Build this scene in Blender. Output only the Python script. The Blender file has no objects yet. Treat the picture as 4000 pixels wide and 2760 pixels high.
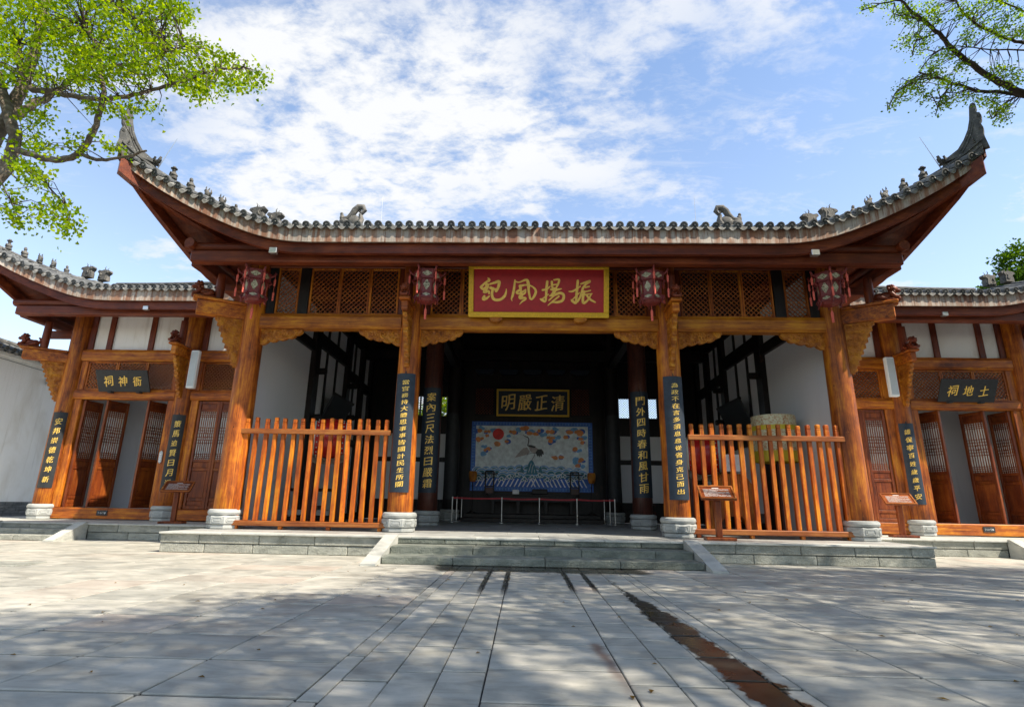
import bpy, bmesh, math, random
from math import sin, cos, pi, radians, sqrt, atan2, hypot
from mathutils import Vector, Matrix, Quaternion, noise
random.seed(7)
SC = bpy.context.scene
COL = SC.collection

# ------------------------------------------------------------------ camera
CAM_POS = Vector((-0.317, -13.405, 1.022))
TILT, YAW, ROLL, FPX = 0.26765, -0.03175, 0.01796, 2193.87
fwd = Vector((sin(YAW)*cos(TILT), cos(YAW)*cos(TILT), sin(TILT)))
rgt = fwd.cross(Vector((0, 0, 1))).normalized()
upv = rgt.cross(fwd)
r2 = rgt*cos(ROLL) + upv*sin(ROLL)
u2 = -rgt*sin(ROLL) + upv*cos(ROLL)
cd = bpy.data.cameras.new('camera')
cd.sensor_fit = 'HORIZONTAL'; cd.sensor_width = 36.0
cd.lens = FPX/4000*36.0
cd.shift_x = 14.76/4000; cd.shift_y = -9.98/4000
cd.clip_start = 0.05; cd.clip_end = 3000
cam = bpy.data.objects.new('camera', cd); COL.objects.link(cam)
M3 = Matrix((r2, u2, -fwd)).transposed()
cam.matrix_world = Matrix.Translation(CAM_POS) @ M3.to_4x4()
SC.camera = cam

def to_px(P):
    d = Vector(P) - CAM_POS
    z = d.dot(fwd)
    if z <= 0.05: return None
    return (2000 - 14.76 + FPX*d.dot(r2)/z, 1380 - 9.98 - FPX*d.dot(u2)/z)

# ------------------------------------------------------------------ sun, sky, exposure
SUN_AZ, SUN_EL = radians(62), radians(51)        # azimuth measured from the facade normal to the right
SUN_DIR = Vector((sin(SUN_AZ)*cos(SUN_EL), -cos(SUN_AZ)*cos(SUN_EL), sin(SUN_EL)))
sl = bpy.data.lights.new('sun', 'SUN'); sl.energy = 3.2; sl.angle = radians(0.6); sl.color = (1.0, 0.90, 0.76)
so = bpy.data.objects.new('sun', sl); COL.objects.link(so)
so.rotation_euler = SUN_DIR.to_track_quat('Z', 'Y').to_euler(); so.location = (8, -20, 25)

W = bpy.data.worlds.new('World'); SC.world = W; W.use_nodes = True
wn, wl = W.node_tree.nodes, W.node_tree.links
wn.clear()
def N(nodes, t, **kw):
    n = nodes.new(t)
    for k, v in kw.items():
        if k == 'inp':
            for kk, vv in v.items(): n.inputs[kk].default_value = vv
        else: setattr(n, k, v)
    return n
wo = N(wn, 'ShaderNodeOutputWorld'); bg = N(wn, 'ShaderNodeBackground'); bg.inputs[1].default_value = 0.105
sky = N(wn, 'ShaderNodeTexSky', sky_type='NISHITA', sun_disc=False, sun_elevation=SUN_EL)
sky.sun_rotation = atan2(SUN_DIR.x, SUN_DIR.y)
sky.air_density = 1.0; sky.dust_density = 0.2; sky.ozone_density = 0.4; sky.altitude = 300
tc = N(wn, 'ShaderNodeTexCoord'); sx = N(wn, 'ShaderNodeSeparateXYZ')
wl.new(tc.outputs['Generated'], sx.inputs[0])
def wmath(op, a, b=None, c=None, clamp=False):
    n = N(wn, 'ShaderNodeMath', operation=op); n.use_clamp = clamp
    for i, v in enumerate((a, b, c)):
        if v is None: continue
        if isinstance(v, (int, float)): n.inputs[i].default_value = v
        else: wl.new(v, n.inputs[i])
    return n.outputs[0]
zc = wmath('MAXIMUM', sx.outputs[2], 0.06)
zc = wmath('ADD', zc, 0.12)
px_ = wmath('DIVIDE', sx.outputs[0], zc); py_ = wmath('DIVIDE', sx.outputs[1], zc)
cp = N(wn, 'ShaderNodeCombineXYZ'); wl.new(px_, cp.inputs[0]); wl.new(py_, cp.inputs[1])
def wmap(loc, scl, rot=0):
    m = N(wn, 'ShaderNodeMapping'); m.inputs['Location'].default_value = loc; m.inputs['Scale'].default_value = scl
    m.inputs['Rotation'].default_value = (0, 0, rot); wl.new(cp.outputs[0], m.inputs[0]); return m.outputs[0]
def wnoise(vec, scale, detail, rough, dist=0.0):
    n = N(wn, 'ShaderNodeTexNoise'); n.inputs['Scale'].default_value = scale; n.inputs['Detail'].default_value = detail
    n.inputs['Roughness'].default_value = rough; n.inputs['Distortion'].default_value = dist
    wl.new(vec, n.inputs['Vector']); return n.outputs[0]
CL_OFF = (24.75, 13.6, 0)
big = wnoise(wmap(CL_OFF, (1, 1, 1)), 0.85, 3, 0.5, 0.3)
puff = wnoise(wmap((7.3, 2.1, 0), (1.0, 1.25, 1), 0.5), 5.0, 9, 0.62, 0.25)
fine = wnoise(wmap((1.3, 9.1, 0), (1.0, 1.5, 1), 0.5), 15.0, 6, 0.65, 0.2)
wisp = wnoise(wmap((5.1, 4.4, 0), (1.0, 3.2, 1), 0.9), 2.2, 8, 0.7, 0.8)
def wramp(v, lo, hi):
    m = N(wn, 'ShaderNodeMapRange', interpolation_type='SMOOTHSTEP'); wl.new(v, m.inputs[0])
    m.inputs[1].default_value = lo; m.inputs[2].default_value = hi; return m.outputs[0]
bank = wramp(big, 0.385, 0.625)
tex = wmath('ADD', wmath('MULTIPLY', puff, 0.62), wmath('MULTIPLY', fine, 0.38))
den = wmath('MULTIPLY', wramp(wmath('ADD', tex, wmath('MULTIPLY', bank, 0.19)), 0.52, 0.74), wmath('ADD', wmath('MULTIPLY', bank, 0.92), 0.10))
den = wmath('MAXIMUM', den, wmath('MULTIPLY', wramp(wisp, 0.46, 0.80), 0.55))
haze_ = wmath('SUBTRACT', 1.0, wramp(sx.outputs[2], 0.0, 0.80))
den = wmath('MAXIMUM', den, wmath('MULTIPLY', haze_, 0.30), clamp=True)
mixc = N(wn, 'ShaderNodeMix', data_type='RGBA'); wl.new(den, mixc.inputs['Factor'])
wl.new(sky.outputs[0], mixc.inputs[6]); mixc.inputs[7].default_value = (3.3, 3.35, 3.42, 1)
wl.new(mixc.outputs[2], bg.inputs[0]); wl.new(bg.outputs[0], wo.inputs[0])

vs = SC.view_settings
SC.display_settings.display_device = 'sRGB'
vs.view_transform = 'Standard'; vs.look = 'None'; vs.exposure = 1.5; vs.gamma = 1.0; vs.use_curve_mapping = False
SC.render.engine = 'CYCLES'
SC.cycles.use_denoising = True
SC.cycles.max_bounces = 10; SC.cycles.diffuse_bounces = 6; SC.cycles.transparent_max_bounces = 6
SC.cycles.sample_clamp_indirect = 6.0

# ------------------------------------------------------------------ mesh helpers
ORG = {}                                                            # world position of every object's origin
class MB:
    def __init__(s): s.v = []; s.f = []
    def add(s, vs, fs):
        o = len(s.v); s.v += [tuple(p) for p in vs]; s.f += [tuple(i+o for i in f) for f in fs]; return s
    def box(s, x0, x1, y0, y1, z0, z1, c=0.0):
        if x0 > x1: x0, x1 = x1, x0
        if y0 > y1: y0, y1 = y1, y0
        if z0 > z1: z0, z1 = z1, z0
        return s.frame_box(Vector(((x0+x1)/2, (y0+y1)/2, (z0+z1)/2)), Vector((1, 0, 0)), Vector((0, 1, 0)), Vector((0, 0, 1)), (x1-x0)/2, (y1-y0)/2, (z1-z0)/2, c)
    def frame_box(s, o, ax, ay, az, hx, hy, hz, c=0.0):
        o = Vector(o)
        if c <= 0:
            vs = [o + ax*(hx*i) + ay*(hy*j) + az*(hz*k) for k in (-1, 1) for j in (-1, 1) for i in (-1, 1)]
            return s.add(vs, [(0, 2, 3, 1), (4, 5, 7, 6), (0, 1, 5, 4), (2, 6, 7, 3), (0, 4, 6, 2), (1, 3, 7, 5)])
        c = min(c, hx*.9, hy*.9, hz*.9)
        vs = []; ix = {}
        for i in (-1, 1):
            for j in (-1, 1):
                for k in (-1, 1):
                    for a in range(3):
                        h = [hx-c, hy-c, hz-c]; h[a] += c
                        ix[(i, j, k, a)] = len(vs)
                        vs.append(o + ax*(h[0]*i) + ay*(h[1]*j) + az*(h[2]*k))
        fs = []
        for i in (-1, 1):
            q = [ix[(i, -1, -1, 0)], ix[(i, 1, -1, 0)], ix[(i, 1, 1, 0)], ix[(i, -1, 1, 0)]]; fs.append(q if i > 0 else q[::-1])
            q = [ix[(-1, i, -1, 1)], ix[(-1, i, 1, 1)], ix[(1, i, 1, 1)], ix[(1, i, -1, 1)]]; fs.append(q if i > 0 else q[::-1])
            q = [ix[(-1, -1, i, 2)], ix[(1, -1, i, 2)], ix[(1, 1, i, 2)], ix[(-1, 1, i, 2)]]; fs.append(q if i > 0 else q[::-1])
        for i in (-1, 1):
            for j in (-1, 1):
                q = [ix[(i, j, -1, 0)], ix[(i, j, 1, 0)], ix[(i, j, 1, 1)], ix[(i, j, -1, 1)]]; fs.append(q[::-1] if i*j > 0 else q)
                q = [ix[(i, -1, j, 0)], ix[(i, 1, j, 0)], ix[(i, 1, j, 2)], ix[(i, -1, j, 2)]]; fs.append(q if i*j > 0 else q[::-1])
                q = [ix[(-1, i, j, 1)], ix[(1, i, j, 1)], ix[(1, i, j, 2)], ix[(-1, i, j, 2)]]; fs.append(q[::-1] if i*j > 0 else q)
                for k in (-1, 1):
                    q = [ix[(i, j, k, 0)], ix[(i, j, k, 1)], ix[(i, j, k, 2)]]; fs.append(q if i*j*k > 0 else q[::-1])
        return s.add(vs, fs)
    def beam(s, p, q, w, h, c=0.0, up=(0, 0, 1)):
        p, q = Vector(p), Vector(q); d = q-p; L = d.length; d = d/L
        side = d.cross(Vector(up))
        if side.length < 1e-4: side = d.cross(Vector((0, 1, 0)))
        side.normalize(); u = side.cross(d)
        return s.frame_box((p+q)/2, d, -side, u, L/2, w/2, h/2, c)
    def tube(s, pts, radii, n=8, cap=True):
        pts = [Vector(p) for p in pts]
        if isinstance(radii, (int, float)): radii = [radii]*len(pts)
        ref = None; vs = []; fs = []
        for i, p in enumerate(pts):
            d = (pts[min(i+1, len(pts)-1)] - pts[max(i-1, 0)])
            d = d.normalized() if d.length > 1e-9 else Vector((0, 0, 1))
            if ref is None:
                a = Vector((0, 0, 1)) if abs(d.z) < .9 else Vector((1, 0, 0))
                ref = d.cross(a).normalized()
            else:
                ref = (ref - d*ref.dot(d)); ref = ref.normalized() if ref.length > 1e-6 else d.orthogonal().normalized()
            b = d.cross(ref)
            for k in range(n):
                t = 2*pi*k/n; vs.append(p + (ref*cos(t) + b*sin(t))*radii[i])
        for i in range(len(pts)-1):
            for k in range(n):
                a = i*n+k; b = i*n+(k+1) % n; fs.append((a, b, b+n, a+n))
        if cap: fs.append(tuple(range(n))[::-1]); fs.append(tuple(range((len(pts)-1)*n, len(pts)*n)))
        return s.add(vs, fs)
    def lathe(s, prof, c=(0, 0, 0), n=24, axis='z', rot=0.0, wob=0.0, sc=(1, 1)):
        vs = []; fs = []; m = len(prof); c = Vector(c)
        for i, (r, z) in enumerate(prof):
            for k in range(n):
                t = 2*pi*k/n + rot
                rr = r*(1 + wob*noise.noise(Vector((cos(t)*1.3+c.x, sin(t)*1.3+c.y, z*.8))))
                a, b = rr*cos(t)*sc[0], rr*sin(t)*sc[1]
                if axis == 'z': vs.append(c + Vector((a, b, z)))
                elif axis == 'y': vs.append(c + Vector((a, z, b)))
                else: vs.append(c + Vector((z, a, b)))
        fl = (axis == 'y')
        for i in range(m-1):
            for k in range(n):
                q = (i*n+k, i*n+(k+1) % n, (i+1)*n+(k+1) % n, (i+1)*n+k); fs.append(q[::-1] if fl else q)
        a = tuple(range(n))[::-1]; b = tuple(range((m-1)*n, m*n))
        if prof[0][0] > 1e-6: fs.append(a[::-1] if fl else a)
        if prof[-1][0] > 1e-6: fs.append(b[::-1] if fl else b)
        return s.add(vs, fs)
    def ball(s, c, r, n=10, m=6, R=None):
        c = Vector(c); r = Vector((r, r, r)) if isinstance(r, (int, float)) else Vector(r)
        vs = []; fs = []
        for i in range(m+1):
            ph = -pi/2 + pi*i/m
            for k in range(n):
                t = 2*pi*k/n; p = Vector((cos(ph)*cos(t)*r.x, cos(ph)*sin(t)*r.y, sin(ph)*r.z))
                if R is not None: p = R @ p
                vs.append(c+p)
        for i in range(m):
            for k in range(n): fs.append((i*n+k, i*n+(k+1) % n, (i+1)*n+(k+1) % n, (i+1)*n+k))
        return s.add(vs, fs)
    def prism(s, poly, o, ux, uy, dep, bev=0.0):
        """polygon poly [(a,b)] on plane o + a*ux + b*uy, extruded by vector dep; bev shrinks the front (at o+dep) a little"""
        o, ux, uy, dep = Vector(o), Vector(ux), Vector(uy), Vector(dep); n = len(poly)
        back = [o + ux*a + uy*b for a, b in poly]
        ca = sum(a for a, b in poly)/n; cb = sum(b for a, b in poly)/n
        if bev > 0:
            mid = [p + dep*.8 for p in back]
            fr = []
            for a, b in poly:
                d = hypot(a-ca, b-cb) or 1; k = max(0, 1-bev/d)
                fr.append(o + ux*(ca+(a-ca)*k) + uy*(cb+(b-cb)*k) + dep)
            rings = [back, mid, fr]
        else: rings = [back, [p+dep for p in back]]
        vs = [p for r in rings for p in r]; fs = [tuple(range(n))[::-1], tuple(range((len(rings)-1)*n, len(rings)*n))]
        for j in range(len(rings)-1):
            for i in range(n): fs.append((j*n+i, j*n+(i+1) % n, (j+1)*n+(i+1) % n, (j+1)*n+i))
        return s.add(vs, fs)
    def mesh(s, name, mat, base=(0, 0, 0), smooth=False, sharp=40):
        me = bpy.data.meshes.new(name); b = Vector(base)
        me.from_pydata([(p[0]-b.x, p[1]-b.y, p[2]-b.z) for p in s.v], [], s.f); me.update()
        if mat: me.materials.append(mat)
        if smooth:
            me.shade_smooth() if hasattr(me, 'shade_smooth') else None
            try: me.set_sharp_from_angle(angle=radians(sharp))
            except Exception: pass
        return me
    def build(s, name, mat, parent=None, base=None, smooth=False, sharp=40, fix=False, **tags):
        if base is None: base = ORG[parent.name] if parent else Vector((0, 0, 0))
        base = Vector(base); me = s.mesh(name, mat, base, smooth, sharp)
        if fix:
            bm = bmesh.new(); bm.from_mesh(me); bmesh.ops.recalc_face_normals(bm, faces=bm.faces); bm.to_mesh(me); bm.free()
        return place(name, me, parent, base, **tags)
def place(name, me, parent=None, at=(0, 0, 0), rz=0.0, **tags):
    ob = bpy.data.objects.new(name, me); COL.objects.link(ob); at = Vector(at)
    if parent: ob.parent = parent; ob.location = at - ORG[parent.name]
    else: ob.location = at
    if rz: ob.rotation_euler = (0, 0, rz)
    ORG[ob.name] = at
    return tag(ob, **tags)
def tag(ob, label=None, cat=None, group=None, kind=None):
    if label: ob['label'] = label
    if cat: ob['category'] = cat
    if group: ob['group'] = group
    if kind: ob['kind'] = kind
    return ob
def thing(name, at, label, cat, group=None):
    ob = bpy.data.objects.new(name, None); COL.objects.link(ob); ob.location = at; ob.empty_display_size = .2
    ORG[ob.name] = Vector(at); return tag(ob, label, cat, group)
def part(name, mat, parent, *boxes, c=0.0, **kw):
    m = MB()
    for b in boxes: m.box(*b, c=c)
    return m.build(name, mat, parent, **kw)
def copy_tree(o, at, rz=0.0, label=None):
    c = o.copy(); COL.objects.link(c); c.location = at; c.rotation_euler = (0, 0, rz); ORG[c.name] = Vector(at)
    if label: c['label'] = label
    for ch in list(o.children):
        d = ch.copy(); COL.objects.link(d); d.parent = c
        for g in list(ch.children):
            e = g.copy(); COL.objects.link(e); e.parent = d
    return c

# ------------------------------------------------------------------ materials
class NT:
    def __init__(s, name):
        s.m = bpy.data.materials.new(name); s.m.use_nodes = True; s.n = s.m.node_tree.nodes; s.l = s.m.node_tree.links; s.n.clear()
        s.out = s.n.new('ShaderNodeOutputMaterial'); s.b = s.n.new('ShaderNodeBsdfPrincipled'); s.l.new(s.b.outputs[0], s.out.inputs[0])
        s.geo = s.n.new('ShaderNodeNewGeometry'); s.oi = s.n.new('ShaderNodeObjectInfo')
    def set(s, i, v):
        if isinstance(v, bpy.types.NodeSocket): s.l.new(v, i)
        else: i.default_value = v
    def math(s, op, a, b=0.0, clamp=False):
        n = s.n.new('ShaderNodeMath'); n.operation = op; n.use_clamp = clamp; s.set(n.inputs[0], a); s.set(n.inputs[1], b); return n.outputs[0]
    def pos(s, scale=(1, 1, 1), rot=(0, 0, 0), loc=(0, 0, 0), rnd=0.0):
        m = s.n.new('ShaderNodeMapping'); s.l.new(s.geo.outputs['Position'], m.inputs[0])
        m.inputs['Scale'].default_value = scale; m.inputs['Rotation'].default_value = rot; m.inputs['Location'].default_value = loc
        if rnd:
            v = s.n.new('ShaderNodeVectorMath'); v.operation = 'ADD'; s.l.new(m.outputs[0], v.inputs[0])
            c = s.n.new('ShaderNodeCombineXYZ'); r = s.math('MULTIPLY', s.oi.outputs['Random'], rnd)
            for i in range(3): s.l.new(r, c.inputs[i])
            s.l.new(c.outputs[0], v.inputs[1]); return v.outputs[0]
        return m.outputs[0]
    def noise(s, vec, scale=1.0, detail=4, rough=.55, dist=0.0):
        n = s.n.new('ShaderNodeTexNoise'); s.l.new(vec, n.inputs['Vector']); n.inputs['Scale'].default_value = scale
        n.inputs['Detail'].default_value = detail; n.inputs['Roughness'].default_value = rough; n.inputs['Distortion'].default_value = dist
        return n.outputs[0]
    def voro(s, vec, scale=1.0, feat='F1'):
        n = s.n.new('ShaderNodeTexVoronoi'); n.feature = feat; s.l.new(vec, n.inputs['Vector']); n.inputs['Scale'].default_value = scale; return n.outputs[0]
    def wave(s, vec, scale, dist=2.0, detail=2):
        n = s.n.new('ShaderNodeTexWave'); s.l.new(vec, n.inputs['Vector']); n.inputs['Scale'].default_value = scale; n.inputs['Distortion'].default_value = dist; n.inputs['Detail'].default_value = detail; return n.outputs[1]
    def ramp(s, f, stops):
        n = s.n.new('ShaderNodeValToRGB'); s.set(n.inputs[0], f); e = n.color_ramp.elements
        while len(e) > 2: e.remove(e[-1])
        for i, (p, c) in enumerate(stops):
            x = e[i] if i < 2 else e.new(p)
            x.position = p; x.color = (*c, 1) if len(c) == 3 else c
        return n.outputs[0]
    def rng(s, f, a, b, c=0.0, d=1.0, smooth=True):
        n = s.n.new('ShaderNodeMapRange'); n.interpolation_type = 'SMOOTHSTEP' if smooth else 'LINEAR'
        s.set(n.inputs[0], f); n.inputs[1].default_value = a; n.inputs[2].default_value = b; n.inputs[3].default_value = c; n.inputs[4].default_value = d; return n.outputs[0]
    def mix(s, f, a, b, blend='MIX'):
        n = s.n.new('ShaderNodeMix'); n.data_type = 'RGBA'; n.blend_type = blend
        s.set(n.inputs['Factor'], f)
        for i, v in ((6, a), (7, b)):
            if isinstance(v, tuple): n.inputs[i].default_value = (*v, 1) if len(v) == 3 else v
            else: s.l.new(v, n.inputs[i])
        return n.outputs[2]
    def bump(s, h, strength=.3, dist=.02, prev=None):
        n = s.n.new('ShaderNodeBump'); n.inputs['Strength'].default_value = strength; n.inputs['Distance'].default_value = dist
        s.l.new(h, n.inputs['Height'])
        if prev is not None: s.l.new(prev, n.inputs['Normal'])
        return n.outputs[0]
    def fin(s, col=None, rough=.6, normal=None, **kw):
        if col is not None: s.set(s.b.inputs['Base Color'], (*col, 1) if isinstance(col, tuple) and len(col) == 3 else col)
        s.set(s.b.inputs['Roughness'], rough)
        if normal is not None: s.l.new(normal, s.b.inputs['Normal'])
        for k, v in kw.items(): s.set(s.b.inputs[k.replace('_', ' ')], v)
        return s.m
    def vary(s, col, amt=.25):
        v = s.math('ADD', s.math('MULTIPLY', s.oi.outputs['Random'], amt), 1-amt/2)
        h = s.n.new('ShaderNodeHueSaturation'); s.l.new(v, h.inputs['Value']); s.l.new(col, h.inputs['Color'])
        return h.outputs[0]
MAT = {}
def wood(name, axis, lo, mid, hi, rough=.38, vary=.22, patch=None):
    t = NT(name); sc = {'x': (.35, 7, 7), 'y': (7, .35, 7), 'z': (7, 7, .35)}[axis]
    v = t.pos(sc, rnd=13.0); g = t.noise(v, 1.9, 7, .66, .18); f = t.noise(v, 9.0, 4, .6, .2)
    b = t.noise(t.pos((1, 1, .6) if axis == 'z' else (.6, 1, 1), rnd=7.0), 1.7, 6, .68, .25)
    k = t.math('ADD', t.math('MULTIPLY', g, .65), t.math('MULTIPLY', f, .35))
    k = t.math('ADD', t.math('MULTIPLY', k, .62), t.math('MULTIPLY', b, .44))
    c = t.ramp(k, [(.425, lo), (.53, mid), (.625, hi)])
    cs = {'x': (.5, 34, 34), 'y': (34, .5, 34), 'z': (34, 34, .5)}[axis]
    crk = t.rng(t.noise(t.pos(cs, rnd=21.0), 1.0, 3, .6, .3), .63, .70); c = t.mix(t.math('MULTIPLY', crk, .75), c, tuple(x*.45 for x in lo))
    gry = t.rng(t.noise(t.pos((1, 1, 1), rnd=31.0), 2.6, 6, .7, .8), .60, .78, 0, .30); c = t.mix(gry, c, (.24, .10, .04)); wrn = t.rng(t.noise(t.pos((2, 2, 1.2) if axis == 'z' else (1.2, 2, 2), rnd=41.0), 3.2, 8, .75, .4), .63, .72, 0, .55); c = t.mix(wrn, c, tuple(min(1, x*1.25+.03) for x in hi))
    if patch:
        c = t.mix(t.rng(t.noise(t.pos((1, 1, .5), rnd=3.0), 2.3, 6, .65, .6), .55, .72), c, patch)
    knot = t.voro(t.pos((2.2, 2.2, 1.1), rnd=5.0), 1.5); c = t.mix(t.rng(knot, .06, .015), c, tuple(x*.4 for x in lo))
    c = t.vary(c, vary)
    return t.fin(c, t.rng(f, .3, .7, rough-.08, rough+.16), t.bump(k, .35, .012), Specular_IOR_Level=.32)
LO, MI, HI = (.095, .018, .004), (.33, .082, .008), (.57, .205, .012)
for ax in 'xyz': MAT['wood_'+ax] = wood('varnished_timber_'+ax, ax, LO, MI, HI, .46, .32)
for ax in 'xz': MAT['beam_'+ax] = wood('golden_varnished_timber_'+ax, ax, (.15, .034, .005), (.36, .115, .009), (.54, .225, .012), .44, .2)
RL, RM, RH = (.065, .012, .005), (.145, .027, .009), (.23, .052, .013)
for ax in 'xyz': MAT['red_'+ax] = wood('red_brown_timber_'+ax, ax, RL, RM, RH, .42, .16)
MAT['picket'] = wood('fence_timber', 'z', (.197, .035, .005), (.418, .095, .007), (.626, .232, .012), .44, .55)
MAT['rail'] = wood('fence_rail_timber', 'x', (.14, .034, .007), (.27, .08, .016), (.38, .15, .035), .42, .25)
MAT['door'] = wood('door_timber', 'z', (.075, .014, .004), (.17, .034, .006), (.26, .068, .009), .40, .2)
MAT['lattice'] = wood('lattice_timber', 'x', (.17, .036, .010), (.32, .085, .017), (.44, .145, .025), .55, .2)
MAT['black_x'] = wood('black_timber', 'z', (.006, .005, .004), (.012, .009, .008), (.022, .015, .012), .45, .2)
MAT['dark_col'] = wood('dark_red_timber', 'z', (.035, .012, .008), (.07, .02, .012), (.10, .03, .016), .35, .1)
def carved():
    t = NT('carved_timber'); p = t.pos((1, 1, 1))
    a = t.noise(p, 7, 2, .5, 3.0); v = t.voro(t.pos((1, 1, 1)), 11, 'SMOOTH_F1'); k = t.math('ADD', t.math('MULTIPLY', a, .6), t.math('MULTIPLY', v, .55))
    c = t.ramp(t.noise(p, 5, 4, .6, .5), [(.30, (.22, .058, .007)), (.5, (.42, .14, .011)), (.72, (.58, .25, .018))])
    return t.fin(c, .45, t.bump(k, 1.0, .05), Specular_IOR_Level=.35)
MAT['carved'] = carved()
def fascia():
    t = NT('weathered_fascia_board')
    s = t.noise(t.pos((5, 5, .5), rnd=4.0), 1.5, 6, .65, .3); b = t.noise(t.pos((1, 1, 1)), 1.4, 5, .6, .3); f = t.noise(t.pos((14, 14, 1.2)), 2, 4, .6)
    c = t.ramp(b, [(.3, (.17, .06, .03)), (.5, (.26, .13, .075)), (.7, (.32, .21, .14))])
    c = t.mix(t.rng(s, .42, .60), c, (.42, .37, .31)); c = t.mix(t.rng(f, .58, .72), c, (.10, .05, .035))
    return t.fin(t.vary(c, .35), .72, t.bump(f, .3, .01))
MAT['fascia'] = fascia()
def tile(name, lo, mid, hi):
    t = NT(name); p = t.pos((1, 1, 1), rnd=9.0)
    a = t.noise(p, 6, 6, .65, .2); b = t.noise(p, 26, 4, .6)
    c = t.ramp(a, [(.30, lo), (.50, mid), (.72, hi)]); c = t.mix(t.rng(b, .60, .74), c, (.42, .42, .38))
    return t.fin(t.vary(c, .4), .8, t.bump(b, .4, .01))
MAT['tile'] = tile('grey_roof_tile', (.035, .04, .043), (.095, .10, .10), (.21, .21, .195))
MAT['drip'] = tile('weathered_drip_tile', (.09, .09, .085), (.20, .197, .18), (.36, .35, .32))
MAT['figure'] = tile('weathered_clay_figure', (.04, .04, .037), (.10, .096, .086), (.18, .16, .13))
MAT['ridge'] = tile('grey_ridge_mortar', (.03, .033, .034), (.075, .076, .073), (.15, .145, .13))
def plaster(name, col, stain, amt):
    t = NT(name); a = t.noise(t.pos((1, 1, .5)), 1.1, 6, .6, .5); b = t.noise(t.pos((1, 1, 1)), 30, 3, .6)
    sk = t.noise(t.pos((6, 6, .35)), 1.2, 6, .65, .3)
    c = t.mix(t.math('MULTIPLY', t.rng(a, .42, .72), amt), col, stain); c = t.mix(t.math('MULTIPLY', t.rng(sk, .52, .75), amt*.7), c, tuple(x*.72 for x in stain))
    return t.fin(c, .85, t.bump(b, .06, .004))
MAT['plaster'] = plaster('white_plaster', (.86, .85, .82), (.62, .57, .48), .5)
MAT['plaster_in'] = plaster('grey_white_interior_plaster', (.84, .84, .84), (.72, .72, .71), .12)
MAT['grey_wall'] = plaster('grey_shrine_plaster', (.60, .61, .64), (.50, .51, .53), .3)
def stone(name, lo, mid, hi, sc=3.0, bmp=.35, rough=.75, island=False, chis=0.0):
    t = NT(name); p = t.pos((1, 1, 1), rnd=11.0)
    a = t.noise(p, sc, 6, .6, .3); b = t.noise(p, sc*14, 4, .65)
    st = t.noise(t.pos((1.2, 1.2, 5), (.35, .5, .2), rnd=6.0), 2.2, 5, .6, .8)
    k = t.math('ADD', t.math('MULTIPLY', a, .55), t.math('MULTIPLY', st, .45))
    c = t.ramp(k, [(.34, lo), (.5, mid), (.68, hi)]); c = t.mix(t.rng(b, .60, .75, 0, .5), c, tuple(x*.6 for x in lo))
    drt = t.rng(t.noise(t.pos((1.4, 1.4, 3.0), loc=(2, 5, 1)), 2.4, 6, .7, .6), .52, .72, 0, .5); c = t.mix(drt, c, tuple(x*.62 for x in lo))
    c = t.vary(c, .25)
    nrm = t.bump(b, bmp, .012)
    if chis: nrm = t.bump(t.noise(t.pos((1, 1, 1)), 26, 3, .6, 1.2), chis, .03, nrm)
    return t.fin(c, rough, nrm)
MAT['block'] = stone('chiselled_grey_green_stone', (.182, .188, .160), (.308, .314, .268), (.433, .427, .365), 2.5, .5, .8, chis=1.0)
MAT['step'] = stone('mossy_step_stone', (.085, .10, .08), (.165, .18, .148), (.27, .28, .235), 2.5, .5, .8, chis=1.0)
MAT['cap'] = stone('smooth_grey_stone', (.296, .302, .274), (.410, .416, .376), (.513, .507, .456), 2.5, .2, .7)
MAT['plinth'] = stone('pale_carved_plinth_stone', (.22, .235, .225), (.34, .355, .34), (.44, .445, .42), 3.0, .2, .7)
MAT['brick'] = stone('grey_brick', (.07, .075, .078), (.13, .135, .135), (.22, .22, .21), 4, .5, .85)
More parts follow.
